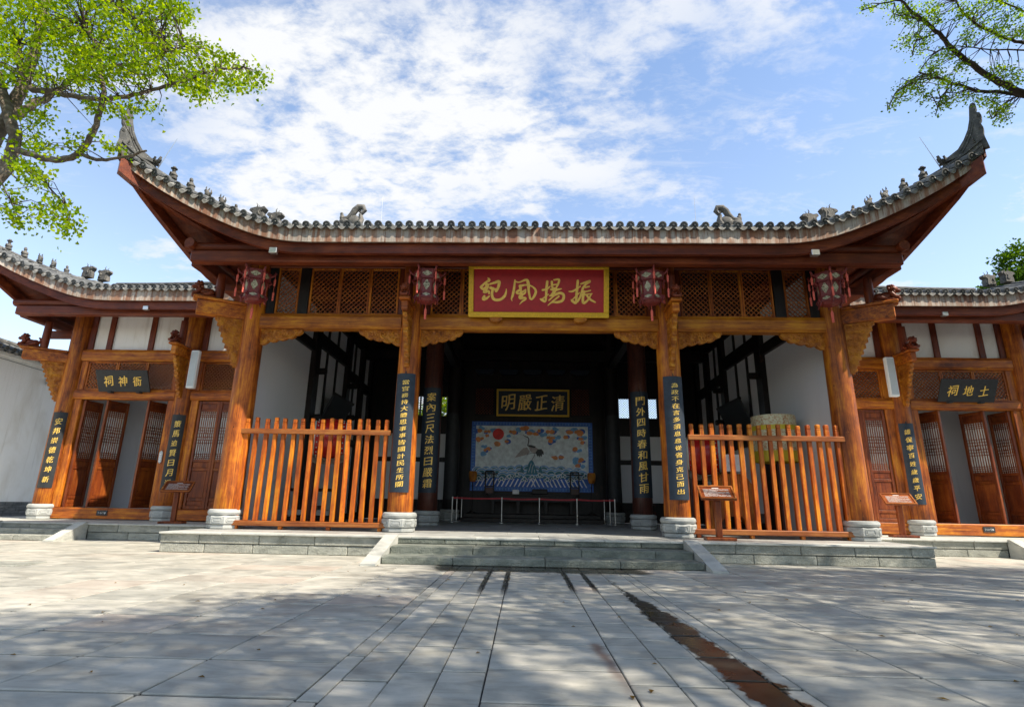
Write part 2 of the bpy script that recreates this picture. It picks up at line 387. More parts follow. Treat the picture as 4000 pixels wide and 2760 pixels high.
def paving():
    t = NT('courtyard_paving_stone'); P = t.geo.outputs['Position']
    p = t.pos((1, 1, 1), rnd=17.0)
    a = t.noise(p, 1.6, 6, .6, .6); b = t.noise(p, 40, 4, .65); st = t.noise(t.pos((1.0, 3.0, 1), (0, 0, .5), rnd=9.0), 2.0, 6, .65, 1.0)
    isl = t.math('FRACT', t.math('ADD', t.geo.outputs['Random Per Island'], t.oi.outputs['Random']))
    k = t.math('ADD', t.math('MULTIPLY', a, .5), t.math('MULTIPLY', st, .5))
    c = t.ramp(k, [(.37, (.215, .210, .178)), (.5, (.352, .340, .288)), (.63, (.48, .455, .385))])
    c = t.mix(t.math('MULTIPLY', t.rng(isl, .88, .98), .35), c, (.44, .34, .27))
    c = t.mix(t.math('MULTIPLY', t.rng(isl, .0, .25, 1, 0), .35), c, (.23, .24, .215))
    spk = t.rng(b, .64, .74, 0, .6); c = t.mix(spk, c, (.19, .175, .15))
    blot = t.rng(t.noise(t.pos((1, 1, 1), loc=(3, 7, 0)), .9, 5, .6, .7), .58, .75, 0, .35); c = t.mix(blot, c, (.52, .48, .41))
    # wet streak, wet joints by the steps and a rust run
    s = t.n.new('ShaderNodeSeparateXYZ'); t.l.new(P, s.inputs[0]); X, Y = s.outputs[0], s.outputs[1]
    wob = t.math('MULTIPLY', t.math('SUBTRACT', t.noise(t.pos((1, 1, 1)), 3.2, 5, .7), .5), .34)
    cx = t.math('ADD', t.math('ADD', t.math('MULTIPLY', Y, -.035), .76), 0.0)
    d = t.math('ABSOLUTE', t.math('SUBTRACT', t.math('ADD', X, wob), cx))
    hw = t.rng(Y, -5.2, -7.4, .01, .135)
    m1 = t.math('MULTIPLY', t.rng(t.math('SUBTRACT', d, hw), .02, -.02), t.rng(Y, -4.3, -5.0))
    n2 = t.math('ADD', t.math('ABSOLUTE', t.math('ADD', X, .05)), t.math('MULTIPLY', wob, 2.5))
    m2 = t.math('MULTIPLY', t.rng(t.math('ADD', Y, t.math('MULTIPLY', wob, 1.6)), -3.95, -3.80), t.rng(n2, 1.9, 1.6))
    m3 = 0.0
    for xj in (-.845, -.555, .315, .605):
        dj = t.math('ABSOLUTE', t.math('SUBTRACT', t.math('ADD', X, t.math('MULTIPLY', wob, .22)), xj))
        mj = t.math('MULTIPLY', t.rng(dj, .05, .028), t.rng(Y, -6.6 + (xj > 0)*.5, -5.4))
        m3 = t.math('MAXIMUM', m3, mj)
    wet = t.math('MAXIMUM', t.math('MAXIMUM', m1, m2), m3, True)
    c = t.mix(wet, c, t.mix(1.0, c, (.085, .077, .066), 'MULTIPLY'))
    rx = t.math('ADD', t.math('MULTIPLY', t.math('ADD', Y, 8.6), -.06), .24)
    dr = t.math('ABSOLUTE', t.math('SUBTRACT', t.math('ADD', X, t.math('MULTIPLY', wob, .35)), rx))
    rust = t.math('MULTIPLY', t.math('MULTIPLY', t.rng(dr, .075, .0), t.rng(Y, -8.5, -8.65)), t.rng(Y, -10.2, -9.0))
    c = t.mix(t.math('MULTIPLY', rust, .75), c, (.13, .06, .035))
    rough = t.math('ADD', t.rng(a, .3, .7, .55, .75), t.math('MULTIPLY', wet, -.38))
    return t.fin(c, rough, t.bump(b, .12, .006))
MAT['paving'] = paving()
MAT['floor'] = stone('hall_floor_stone', (.22, .225, .21), (.32, .325, .305), (.42, .42, .39), 2.0, .15, .5)
t = NT('joint_mortar'); MAT['joint'] = t.fin(t.ramp(t.noise(t.pos((1, 1, 1)), 1.6, 5, .7), [(.50, (.022, .022, .02)), (.60, (.07, .068, .06)), (.66, (.40, .39, .35))]), .9)
def flat(name, col, rough=.5, metal=0.0, nz=.12, sc=8, **kw):
    t = NT(name); a = t.noise(t.pos((1, 1, 1)), sc, 5, .6)
    c = t.ramp(a, [(.3, tuple(x*(1-nz) for x in col)), (.7, tuple(min(1, x*(1+nz)) for x in col))])
    return t.fin(c, rough, t.bump(a, .05, .004), Metallic=metal, **kw)
MAT['gold'] = flat('gold_leaf', (.85, .56, .11), .4, .15, .15, 20)
MAT['gold_frame'] = flat('gilded_frame', (.70, .42, .015), .42, .1, .2, 30)
MAT['plaque_red'] = flat('crimson_lacquer', (.40, .012, .016), .5)
MAT['blue_black'] = flat('blue_black_lacquer', (.010, .021, .036), .58, nz=.3)
MAT['black_board'] = flat('black_lacquer', (.016, .018, .020), .6, nz=.3)
MAT['lantern_red'] = flat('dark_red_lantern_wood', (.17, .020, .018), .5, nz=.4, sc=25)
MAT['tassel'] = flat('red_silk_tassel', (.70, .13, .09), .8, nz=.3, sc=40)
def pane_mat():
    t = NT('painted_lantern_pane'); a = t.noise(t.pos((1, 1, 1)), 22, 4, .6, 1.0)
    return t.fin(t.ramp(a, [(.40, (.09, .09, .05)), (.50, (.36, .33, .20)), (.62, (.50, .47, .33))]), .5)
MAT['pane'] = pane_mat()
MAT['print'] = flat('pale_print', (.50, .47, .44), .6)
MAT['paper'] = flat('pale_window_paper', (.60, .62, .60), .8)
MAT['metal'] = flat('brushed_steel', (.55, .55, .54), .3, .9)
MAT['rope'] = flat('red_barrier_belt', (.42, .02, .03), .6)
MAT['speaker'] = flat('pale_grey_speaker_shell', (.75, .77, .75), .5, nz=.04)
MAT['speaker_grille'] = flat('speaker_grille', (.46, .50, .50), .6, nz=.04)
MAT['drum_red'] = flat('red_drum_lacquer', (.40, .015, .012), .25, nz=.2)
MAT['drum_skin'] = flat('pale_drum_skin', (.50, .52, .44), .6)
def brocade(name, c1, c2, c3):
    t = NT(name); p = t.pos((1, 1, 1)); a = t.noise(p, 12, 4, .6, 1.5); b = t.voro(p, 9)
    c = t.ramp(a, [(.40, c1), (.52, c2), (.66, c3)]); c = t.mix(t.rng(b, .22, .12), c, c3); return t.fin(c, .55)
MAT['brocade'] = brocade('pale_brocade_silk', (.45, .22, .10), (.60, .58, .36), (.66, .64, .44))
MAT['yellow_silk'] = flat('yellow_silk', (.60, .47, .02), .5)
MAT['bark'] = stone('grey_brown_bark', (.06, .045, .032), (.15, .115, .08), (.34, .30, .24), 5.0, .9, .9)
MAT['bark_dark'] = stone('dark_bark', (.03, .022, .016), (.07, .05, .035), (.13, .10, .075), 6.0, .9, .9)
def leaf(name, a, b, tr):
    t = NT(name)
    isl = t.geo.outputs['Random Per Island']
    c = t.ramp(isl, [(.0, a), (.55, tuple((x+y)/2 for x, y in zip(a, b))), (1.0, b)])
    dif = t.n.new('ShaderNodeBsdfDiffuse'); tl = t.n.new('ShaderNodeBsdfTranslucent'); mx = t.n.new('ShaderNodeMixShader')
    t.l.new(c, dif.inputs[0]); h = t.n.new('ShaderNodeHueSaturation'); h.inputs['Hue'].default_value = .485; h.inputs['Saturation'].default_value = 1.15; h.inputs['Value'].default_value = 1.9
    t.l.new(c, h.inputs['Color']); t.l.new(h.outputs[0], tl.inputs[0]); mx.inputs[0].default_value = tr
    t.l.new(dif.outputs[0], mx.inputs[1]); t.l.new(tl.outputs[0], mx.inputs[2]); t.l.new(mx.outputs[0], t.out.inputs[0]); t.n.remove(t.b)
    return t.m
MAT['ginkgo'] = leaf('ginkgo_leaf', (.08, .17, .012), (.27, .36, .018), .5)
MAT['leaf2'] = leaf('small_green_leaf', (.07, .15, .016), (.25, .38, .03), .5)
MAT['leaf_canopy'] = leaf('canopy_leaf', (.04, .09, .012), (.11, .19, .02), .28)
MAT['leaf3'] = leaf('dark_green_leaf', (.025, .06, .012), (.08, .15, .02), .35)
for nm, c in dict(m_sky=(.74, .80, .80), m_blue=(.03, .13, .52), m_lblue=(.16, .40, .68), m_red=(.75, .02, .015), m_orange=(.75, .26, .06), m_pink=(.68, .14, .12), m_teal=(.04, .19, .26), m_white=(.82, .86, .84), m_black=(.012, .012, .014), m_grey=(.42, .36, .33), m_yellow=(.75, .62, .16)).items():
    MAT[nm] = flat('mural_paint_'+nm[2:], c, .5, nz=.25, sc=5)
MAT['leaf_dry'] = leaf('dry_leaf', (.10, .055, .02), (.22, .15, .04), .2)
MAT['hill'] = flat('dark_ground', (.12, .12, .11), .9)
# ------------------------------------------------------------------ lettering
_gl = {}
def glyph(ch):
    if ch in _gl: return _gl[ch]
    c = bpy.data.curves.new('glyph', 'FONT'); c.body = ch; c.resolution_u = 3
    o = bpy.data.objects.new('glyph', c); COL.objects.link(o)
    dg = bpy.context.evaluated_depsgraph_get(); dg.update()
    me = bpy.data.meshes.new_from_object(o.evaluated_get(dg))
    bm = bmesh.new(); bm.from_mesh(me)
    for i in range(1, 9): bmesh.ops.bisect_plane(bm, geom=bm.verts[:]+bm.edges[:]+bm.faces[:], plane_co=(i*.11, 0, 0), plane_no=(1, 0, 0))
    bm.to_mesh(me); bm.free()
    vs = [(v.co.x, v.co.y) for v in me.vertices]; fs = [tuple(p.vertices) for p in me.polygons]
    bpy.data.objects.remove(o); bpy.data.curves.remove(c); bpy.data.meshes.remove(me)
    xs = [v[0] for v in vs]; ys = [v[1] for v in vs]
    cx, cy = (min(xs)+max(xs))/2, (min(ys)+max(ys))/2; w, h = max(xs)-min(xs), max(ys)-min(ys)
    _gl[ch] = ([((x-cx), (y-cy)) for x, y in vs], fs, w, h); return _gl[ch]
def letters(mb, text, fn, cells, w, h, shear=0.12, bold=True):
    """fn(u,v,lift) -> world point; cells = list of (u,v) centres"""
    for i, (ch, (cu, cv)) in enumerate(zip(text, cells)):
        vs, fs, gw, gh = glyph(ch); rnd = random.Random(ord(ch)+i*7)
        a = rnd.uniform(-.05, .05); k = rnd.uniform(.9, 1.06)
        kw = (w/max(gw, .55*gh))*k; kh = (h/max(gh, .6*gw))*k
        for off in ((0, 0, .0), (.035*w, .008*h, .0004)) if bold else ((0, 0, 0),):
            pts = []
            for x, y in vs:
                X, Y = x*kw, y*kh
                X += shear*Y*.4; Y += .10*X + a*X
                X += .02*w*sin(Y/h*7+i); Y += .02*h*sin(X/w*6+2*i)
                pts.append(fn(cu+X+off[0], cv+Y+off[1], off[2]))
            mb.add(pts, fs)
def brush(mb, strokes, fn):
    """strokes: list of [(x,y,w)...]; fn(x,y,lift)"""
    for si, st in enumerate(strokes):
        # smooth the polyline
        pts = []
        for i in range(len(st)-1):
            p0 = st[max(i-1, 0)]; p1 = st[i]; p2 = st[i+1]; p3 = st[min(i+2, len(st)-1)]
            for k in range(5):
                t = k/5
                pts.append(tuple(.5*((2*p1[j]) + (-p0[j]+p2[j])*t + (2*p0[j]-5*p1[j]+4*p2[j]-p3[j])*t*t + (-p0[j]+3*p1[j]-3*p2[j]+p3[j])*t**3) for j in range(3)))
        pts.append(st[-1]); lift = .0006*si
        L = []; R = []
        for i, (x, y, w) in enumerate(pts):
            a = pts[max(i-1, 0)]; b = pts[min(i+1, len(pts)-1)]; dx, dy = b[0]-a[0], b[1]-a[1]; d = hypot(dx, dy) or 1
            nx, ny = -dy/d, dx/d; w = max(w, 6)*.5*.9
            L.append(fn(x+nx*w, y+ny*w, lift)); R.append(fn(x-nx*w, y-ny*w, lift))
        n = len(L); mb.add(L+R, [(i, i+1, n+i+1, n+i) for i in range(n-1)])
        for (x, y, w) in (pts[0], pts[-1]):
            w = max(w, 6)*.45; mb.add([fn(x+w*cos(2*pi*k/9), y+w*sin(2*pi*k/9), lift+.0003) for k in range(9)], [tuple(range(9))])

# ------------------------------------------------------------------ ground
ZP = 0.39
g = MB(); g.box(-900, 900, -700, 1100, -1.0, -0.012)
ground = g.build('courtyard_ground', MAT['joint'], base=(0, 0, 0), kind='structure')
slabs = []                                                          # (x0,x1,y0,y1)
GAPX, GAPY = .013, .034
xs_l = [-1.53 - .875*i for i in range(18)]; xs_r = [1.35 + .90*i for i in range(18)]
rows = [-13.6 + .715*i for i in range(22)]
for cols in (xs_l, xs_r):
    for i in range(17):
        a, b = sorted((cols[i], cols[i+1]))
        for j in range(21): slabs.append((a, b, rows[j], rows[j+1]))
rs = random.Random(3)
def strip(x0, x1, step, off):
    y = -13.6 + off
    while y < -1.7:
        st = step*rs.uniform(.85, 1.15); slabs.append((x0, x1, y, min(y+st, -1.7))); y += st
strip(-1.53, -1.40, .9, 0); strip(1.21, 1.35, .9, .3)
for i, x in enumerate((-1.40, -1.115, -.83)): strip(x, x+.285, .62, .21*i)
strip(-.545, .325, .72, .1)
for i, x in enumerate((.325, .62, .915)): strip(x, x+.295, .62, .17*i+.1)
def slab_mesh(w, d):
    gx = GAPX if w > .5 else GAPX*.55; m = MB(); m.box(-w/2+gx/2, w/2-gx/2, -d/2+GAPY/2, d/2-GAPY/2, -.06, 0, c=.005); return m
def vis(sl):
    p = to_px(((sl[0]+sl[1])/2, (sl[2]+sl[3])/2, 0))
    if not p or p[1] > 3100 or p[0] < -500 or p[0] > 4500: return None
    return (sl[1]-sl[0])*(sl[3]-sl[2])/((Vector(((sl[0]+sl[1])/2, (sl[2]+sl[3])/2, 0))-CAM_POS).length**3)
rank = sorted([s for s in slabs if vis(s)], key=lambda s: -vis(s))
near = set(rank[:300]); cache = {}; rest = MB()
for sl in slabs:
    w, d = sl[1]-sl[0], sl[3]-sl[2]; cx, cy = (sl[0]+sl[1])/2, (sl[2]+sl[3])/2; dz = rs.uniform(-.003, .002)
    if sl in near:
        key = (round(w, 3), round(d, 3))
        if key not in cache: cache[key] = slab_mesh(*key).mesh('paving_slab', MAT['paving'])
        o = place('paving_slab', cache[key], ground, (cx, cy, dz)); o.rotation_euler = (rs.uniform(-.003, .003), rs.uniform(-.003, .003), rs.uniform(-.004, .004))
    elif vis(sl) is not None or (abs(cx) < 9):
        rest.box(sl[0]+GAPX/2, sl[1]-GAPX/2, sl[2]+GAPY/2, sl[3]-GAPY/2, -.06, dz, c=.005)
rest.build('distant_paving', MAT['paving'], ground, kind='stuff')

# ------------------------------------------------------------------ platforms and steps
PF = -1.70; PW = 7.62
def courses(parent, p0, p1, nrm, zs, lens, depth=.34, seed=1, mat='block'):
    """rows of stone blocks along p0->p1, face turned to nrm"""
    r = random.Random(seed); p0, p1, nrm = Vector(p0), Vector(p1), Vector(nrm); d = (p1-p0); L = d.length; d = d/L
    for ci, (z0, z1, proud) in enumerate(zs):
        a = 0; k = 0
        while a < L-.01:
            l = lens*r.uniform(.75, 1.25)*(.6 if (k == 0 and ci % 2) else 1)
            if L-a-l < lens*.4: l = L-a
            b = min(a+l, L); m = MB()
            c = p0 + d*((a+b)/2) + nrm*(proud + r.uniform(-.004, .004) - depth/2); c.z = (z0+z1)/2
            m.frame_box(c, d, nrm, Vector((0, 0, 1)), (b-a)/2-.004, depth/2, (z1-z0)/2-.003, .012)
            m.build('stone_block', MAT[mat], parent, fix=True); a = b; k += 1
plat = thing('stone_platform', (0, 4, 0), 'broad grey-green stone platform under the central hall with chiselled block front', 'platform')
part('core', MAT['cap'], plat, (-PW+.3, PW-.3, PF+.3, 11.2, 0, .36))
for s, x0, x1 in ((-1, -PW, -3.04), (1, 3.04, PW)):
    courses(plat, (x0, PF, 0), (x1, PF, 0), (0, -1, 0), [(0, .175, 0), (.18, .375, .012)], 1.05, seed=4+s)
courses(plat, (-3.04, PF-.05, 0), (3.04, PF-.05, 0), (0, -1, 0), [(.255, .375, .0)], 1.35, seed=8, mat='step')
for s in (-1, 1): courses(plat, (s*PW, PF+.34, 0), (s*PW, 1.3, 0), (s, 0, 0), [(0, .175, 0), (.18, .375, .012)], 1.0, seed=12+s)
# floor slabs of the hall
fl = [(-PW-.012+1.2*i, .0) for i in range(1)]
r = random.Random(5)
for j, (y0, y1) in enumerate([(-1.77, -1.27)] + [(-1.27+.92*i, -.35+.92*i) for i in range(13)]):
    n = 11 if j else 12; x = -PW-.02; w = (2*PW+.04)/n
    for i in range(n):
        x0 = x + w*i + (0 if j == 0 or j % 2 == 0 or i == 0 else w*.5); x1 = x + w*(i+1) + (0 if j == 0 or j % 2 == 0 or i == n-1 else w*.5)
        m = MB(); m.box(x0+.004, x1-.004, y0+.004, y1-.004, .355, ZP + r.uniform(-.001, .001), c=.006); m.build('floor_slab', MAT['cap'] if j == 0 else MAT['floor'], plat)
steps = thing('stone_steps', (0, -2.4, 0), 'three broad stone steps leading up to the open central hall', 'steps')
courses(steps, (-2.79, -3.1, 0), (2.79, -3.1, 0), (0, -1, 0), [(0.0, .13, 0)], 1.5, .66, seed=21, mat='step')
courses(steps, (-2.79, -2.46, 0), (2.79, -2.46, 0), (0, -1, 0), [(.0, .258, 0)], 1.25, .70, seed=22, mat='step')
for s in (-1, 1):
    m = MB(); x0, x1 = s*2.80, s*3.06
    prof = [(-1.72, 0), (-3.45, 0), (-3.45, .035), (-3.38, .05), (-1.80, .425), (-1.72, .425)]
    m.prism(prof if s > 0 else prof, (min(x0, x1), 0, 0), (0, 1, 0), (0, 0, 1), (.26, 0, 0)); m.build('sloping_cheek_stone', MAT['cap'], steps, fix=True)

# ------------------------------------------------------------------ carved stone column bases, columns
def plinth_mb(x, y, z=ZP, k=1.0):
    m = MB(); n = 8; rot = pi/8
    m.lathe([(.35*k, z), (.375*k, z+.02), (.375*k, z+.085), (.34*k, z+.10)], (x, y, 0), 8, rot=rot)
    m.lathe([(.37*k, z+.10), (.40*k, z+.12), (.405*k, z+.27), (.385*k, z+.295), (.355*k, z+.30)], (x, y, 0), 8, rot=rot)
    m.lathe([(.345*k, z+.30), (.385*k, z+.315), (.40*k, z+.36), (.385*k, z+.41), (.35*k, z+.432), (.1, z+.434)], (x, y, 0), 28)
    for i in range(8):                                              # carved panels
        t = rot + pi/4*i + pi/8; d = Vector((cos(t), sin(t), 0)); tn = Vector((-sin(t), cos(t), 0)); c = Vector((x, y, z+.20)) + d*(.405*cos(pi/8)*k)
        ring = [(-.09, -.05), (-.105, -.03), (-.105, .03), (-.09, .05), (.09, .05), (.105, .03), (.105, -.03), (.09, -.05), (-.09, -.05)]
        m.tube([c + tn*a + Vector((0, 0, b)) for a, b in ring], .009, 4, cap=False)
        m.prism([(-.07, -.025), (.07, -.025), (.07, .025), (-.07, .025)], c - d*.004, tn, (0, 0, 1), d*.014)
    return m
def column(parent, x, y, z1, mat, r0=.295, r1=.262, z0=None, name='column', lean=0.0):
    z0 = ZP+.43 if z0 is None else z0
    m = MB(); k = 14
    m.lathe([(r0-.012, z0)] + [(r0+(r1-r0)*i/k, z0+.02+(z1-z0-.02)*i/k) for i in range(k+1)], (x, y, 0), 28, wob=.035)
    o = m.build(name, mat, parent, smooth=True)
    plinth_mb(x, y).build('stone_plinth', MAT['plinth'], o, smooth=True, sharp=30)
    return o

# ------------------------------------------------------------------ roofs
LIFT = [(0, 0), (.5, .02), (.9, .075), (1.3, .17), (1.8, .335), (2.3, .53), (2.8, .75), (3.4, 1.06), (3.85, 1.34), (4.2, 1.64)]
def lift(d):
    if d <= 0: return 0
    for (a, b), (c, e) in zip(LIFT, LIFT[1:]):
        if d <= c: return b + (e-b)*(d-a)/(c-a)
    return LIFT[-1][1]
class Roof:
    def __init__(s, u_str, u_tip, y_mid, y_tip, zb, xs_mid, y_ss, y_ridge, y_back, u_in):
        s.__dict__.update(locals())
    def d(s, u): return max(0, (u-s.u_str)/(s.u_tip-s.u_str))*4.2
    def ds(s, y): return max(0, (s.y_ss-y)/(s.y_ss-s.y_tip))*4.2
    def ye(s, u): return s.y_mid + (s.y_tip-s.y_mid)*(s.d(u)/4.2)**2
    def xe(s, y): return s.xs_mid + (s.u_tip-s.xs_mid)*(s.ds(y)/4.2)**2
    def zb_f(s, u): return s.zb + lift(s.d(u))
    def zb_s(s, y): return s.zb - .02 + lift(s.ds(y))
    def fh(s, d): return .38 - .16*(d/4.2)**2
    def prof(s, d): d = max(0, d); return .26*d + .022*d*d
    def zf(s, u, y): return s.zb_f(u) + s.fh(s.d(u)) + s.prof(y-s.ye(u))
    def zs(s, u, y): return s.zb_s(y) + s.fh(s.ds(y)) + s.prof(s.xe(y)-u)
    def z(s, u, y): return min(s.zf(u, y), s.zs(u, y), s.zb+.38+s.prof(s.y_back-y))
    def yh(s, u): return s.y_tip + (s.u_tip-u)
    def uh(s, y): return s.u_tip - (y-s.y_tip)
    def us(s, n=40): return [s.u_in + (s.u_tip-s.u_in)*i/n for i in range(n+1)]
SMALL = MB()
def cap_tile_mesh(L=.42, R=.082):
    m = MB(); n = 8
    ring = lambda y, r: [Vector((r*cos(pi*k/n), y, r*sin(pi*k/n))) for k in range(n+1)]
    a, b = ring(0, R), ring(L, R*.92); vs = a+b
    m.add(vs, [(k, k+n+1, k+n+2, k+1) for k in range(n)])
    # round end disc with raised rim and boss
    m.lathe([(R*1.08, 0), (R*1.08, -.025), (R*.82, -.028), (R*.80, -.012), (R*.4, -.012), (R*.3, -.03), (0, -.034)], (0, 0, .012), 14, axis='y')
    return m.mesh('cap_tile', MAT['tile'], smooth=True, sharp=35)
def drip_tile_mesh(w=.17):
    m = MB(); n = 10; top = []; bot = []
    for i in range(n+1):
        t = i/n*2-1; x = t*w/2*1.1
        top.append(Vector((x, -.02 - .02*(1-t*t), .03*t*t))); bot.append(Vector((x*.92, -.06, -.028 - .06*(1-abs(t)**1.7))))
    bk = [Vector((v.x, .22, v.z+.035)) for v in top]; th = Vector((0, .014, 0))
    bot2 = [v+th for v in bot]; top2 = [v+Vector((0, .012, -.014)) for v in top]
    k = n+1; vs = bk+top+bot+bot2+top2
    fs = []
    for i in range(n):
        fs += [(i, i+1, k+i+1, k+i), (k+i, k+i+1, 2*k+i+1, 2*k+i), (2*k+i, 2*k+i+1, 3*k+i+1, 3*k+i), (3*k+i, 3*k+i+1, 4*k+i+1, 4*k+i)]
    m.add(vs, fs); return m.mesh('drip_tile', MAT['drip'], smooth=True, sharp=50)
CAP, DRIP = cap_tile_mesh(), drip_tile_mesh()
def sweep(m, path, prof, lat=None, close=True):
    """sweep closed (lateral, up) profile along path"""
    n = len(prof); vs = []; fs = []
    for i, p in enumerate(path):
        a, b = path[max(i-1, 0)], path[min(i+1, len(path)-1)]; d = (b-a); d.z = 0; d.normalize()
        sd = Vector((-d.y, d.x, 0)) if lat is None else lat
        for (x, z) in prof: vs.append(p + sd*x + Vector((0, 0, z)))
    for i in range(len(path)-1):
        for k in range(n): fs.append((i*n+k, i*n+(k+1) % n, (i+1)*n+(k+1) % n, (i+1)*n+k))
    fs.append(tuple(range(n))[::-1]); fs.append(tuple(range((len(path)-1)*n, len(path)*n)))
    m.add(vs, fs)
def ribbon(m, A, B):
    n = len(A); m.add(list(A)+list(B), [(i, i+1, n+i+1, n+i) for i in range(n-1)])
RIDGE_PROF = [(-.11, -.12), (-.11, .02), (-.13, .04), (-.13, .07), (-.085, .08), (-.085, .155), (-.115, .165), (-.115, .20), (-.07, .22), (-.05, .255), (0, .27), (.05, .255), (.07, .22), (.115, .20), (.115, .165), (.085, .155), (.085, .08), (.13, .07), (.13, .04), (.11, .02), (.11, -.12)]

def fig_seated(h=.36, hat=0):
    m = MB(); m.lathe([(.12, 0), (.13, .03), (.10, .10), (.095, .16), (.06, .225), (.035, .24)], (0, 0, 0), 10, sc=(1, .75))
    m.ball((-.02, 0, .29), (.055, .05, .06)); m.ball((.05, 0, .12), (.07, .09, .05))
    if hat: m.lathe([(.085, .325), (.09, .34), (.05, .36), (.045, .39), (0, .40)], (-.02, 0, 0), 8)
    else: m.ball((-.035, 0, .34), (.05, .04, .03))
    m.tube([(0, .07, .2), (-.07, .06, .13), (-.1, 0, .15)], [.03, .026, .02], 6); m.tube([(0, -.07, .2), (-.07, -.06, .13), (-.1, 0, .15)], [.03, .026, .02], 6)
    return m
def fig_beast(k=1.0):
    m = MB(); m.ball((.05, 0, .11), (.11, .08, .12)); m.ball((-.02, 0, .2), (.075, .065, .12)); m.ball((-.08, 0, .30), (.075, .05, .05), R=Matrix.Rotation(.4, 3, 'Y'))
    m.tube([(-.06, .04, .15), (-.09, .045, 0)], [.035, .03], 6); m.tube([(-.06, -.04, .15), (-.09, -.045, 0)], [.035, .03], 6)
    m.tube([(-.03, .04, .33), (0, .05, .4)], [.025, .008], 5); m.tube([(-.03, -.04, .33), (0, -.05, .4)], [.025, .008], 5)
    m.tube([(.15, 0, .08), (.2, 0, .16), (.17, 0, .26)], [.03, .03, .012], 6); m.box(-.14, .17, -.07, .07, -.02, .02, c=.01)
    return m
def fig_bird():
    m = MB(); m.ball((0, 0, .13), (.16, .07, .065), R=Matrix.Rotation(-.25, 3, 'Y')); m.tube([(-.11, 0, .15), (-.16, 0, .22), (-.15, 0, .28)], [.045, .035, .03], 7)
    m.ball((-.165, 0, .29), (.045, .03, .032)); m.tube([(-.2, 0, .29), (-.25, 0, .275)], [.018, .004], 5)
    m.prism([(.08, .12), (.26, .24), (.22, .15), (.27, .13), (.15, .06)], (0, -.03, 0), (1, 0, 0), (0, 0, 1), (0, .06, 0))
    for s in (-1, 1): m.prism([(-.06, .14), (.1, .26), (.16, .22), (.1, .13)], (0, s*.06, 0), (1, 0, 0), (0, 0, 1), (0, s*.025, 0))
    m.lathe([(.05, -.02), (.035, .08)], (0, 0, 0), 7); return m
def fig_dragon():
    m = MB()
    o = [(-.24, .36), (-.27, .29), (-.2, .27), (-.15, .22), (-.19, .1), (-.19, -.04), (.19, -.04), (.19, .1), (.16, .24), (.25, .33), (.2, .4), (.08, .37), (-.02, .40), (-.14, .38)]
    m.prism(o, (0, -.085, 0), (1, 0, 0), (0, 0, 1), (0, .17, 0))
    for s in (-1, 1):
        m.prism([(a*.8-.0, .02+b*.85) for a, b in o], (0, s*.085, 0), (1, 0, 0), (0, 0, 1), (0, s*.035, 0))
        m.ball((-.12, s*.11, .31), (.035, .02, .035)); m.tube([(.1, s*.1, .3), (.05, s*.125, .2), (.1, s*.12, .12), (.02, s*.12, .07)], [.02, .028, .026, .015], 6)
        m.tube([(-.06, s*.04, .38), (-.03, s*.06, .46), (-.07, s*.07, .53)], [.02, .015, .005], 6)
    return m
def fig_scroll():
    m = MB(); sp = [(.02+.0, .0)]
    pts = [(-.30, .06), (-.24, .2), (-.1, .24), (.0, .34), (.06, .46), (.16, .56), (.28, .56), (.33, .46), (.27, .38), (.2, .43), (.235, .48)]
    m.tube([(a, 0, b) for a, b in pts], [.05, .075, .07, .085, .09, .085, .075, .065, .05, .035, .02], 9)
    m.ball((-.2, 0, .12), (.16, .1, .12)); m.ball((.05, 0, .16), (.2, .09, .17)); m.ball((-.27, 0, .25), (.07, .06, .1)); m.ball((-.29, 0, .36), (.045, .04, .05))
    m.tube([(.2, 0, .06), (.26, 0, .2), (.22, 0, .36)], [.1, .075, .05], 8); m.box(-.36, .32, -.1, .1, -.1, .05, c=.02)
    return m
FIG = {}
for nm, mb in (('seated', fig_seated()), ('hat', fig_seated(hat=1)), ('beast', fig_beast()), ('bird', fig_bird()), ('dragon', fig_dragon()), ('scroll', fig_scroll())):
    FIG[nm] = mb.mesh('ridge_figure', MAT['figure'], smooth=True, sharp=45)

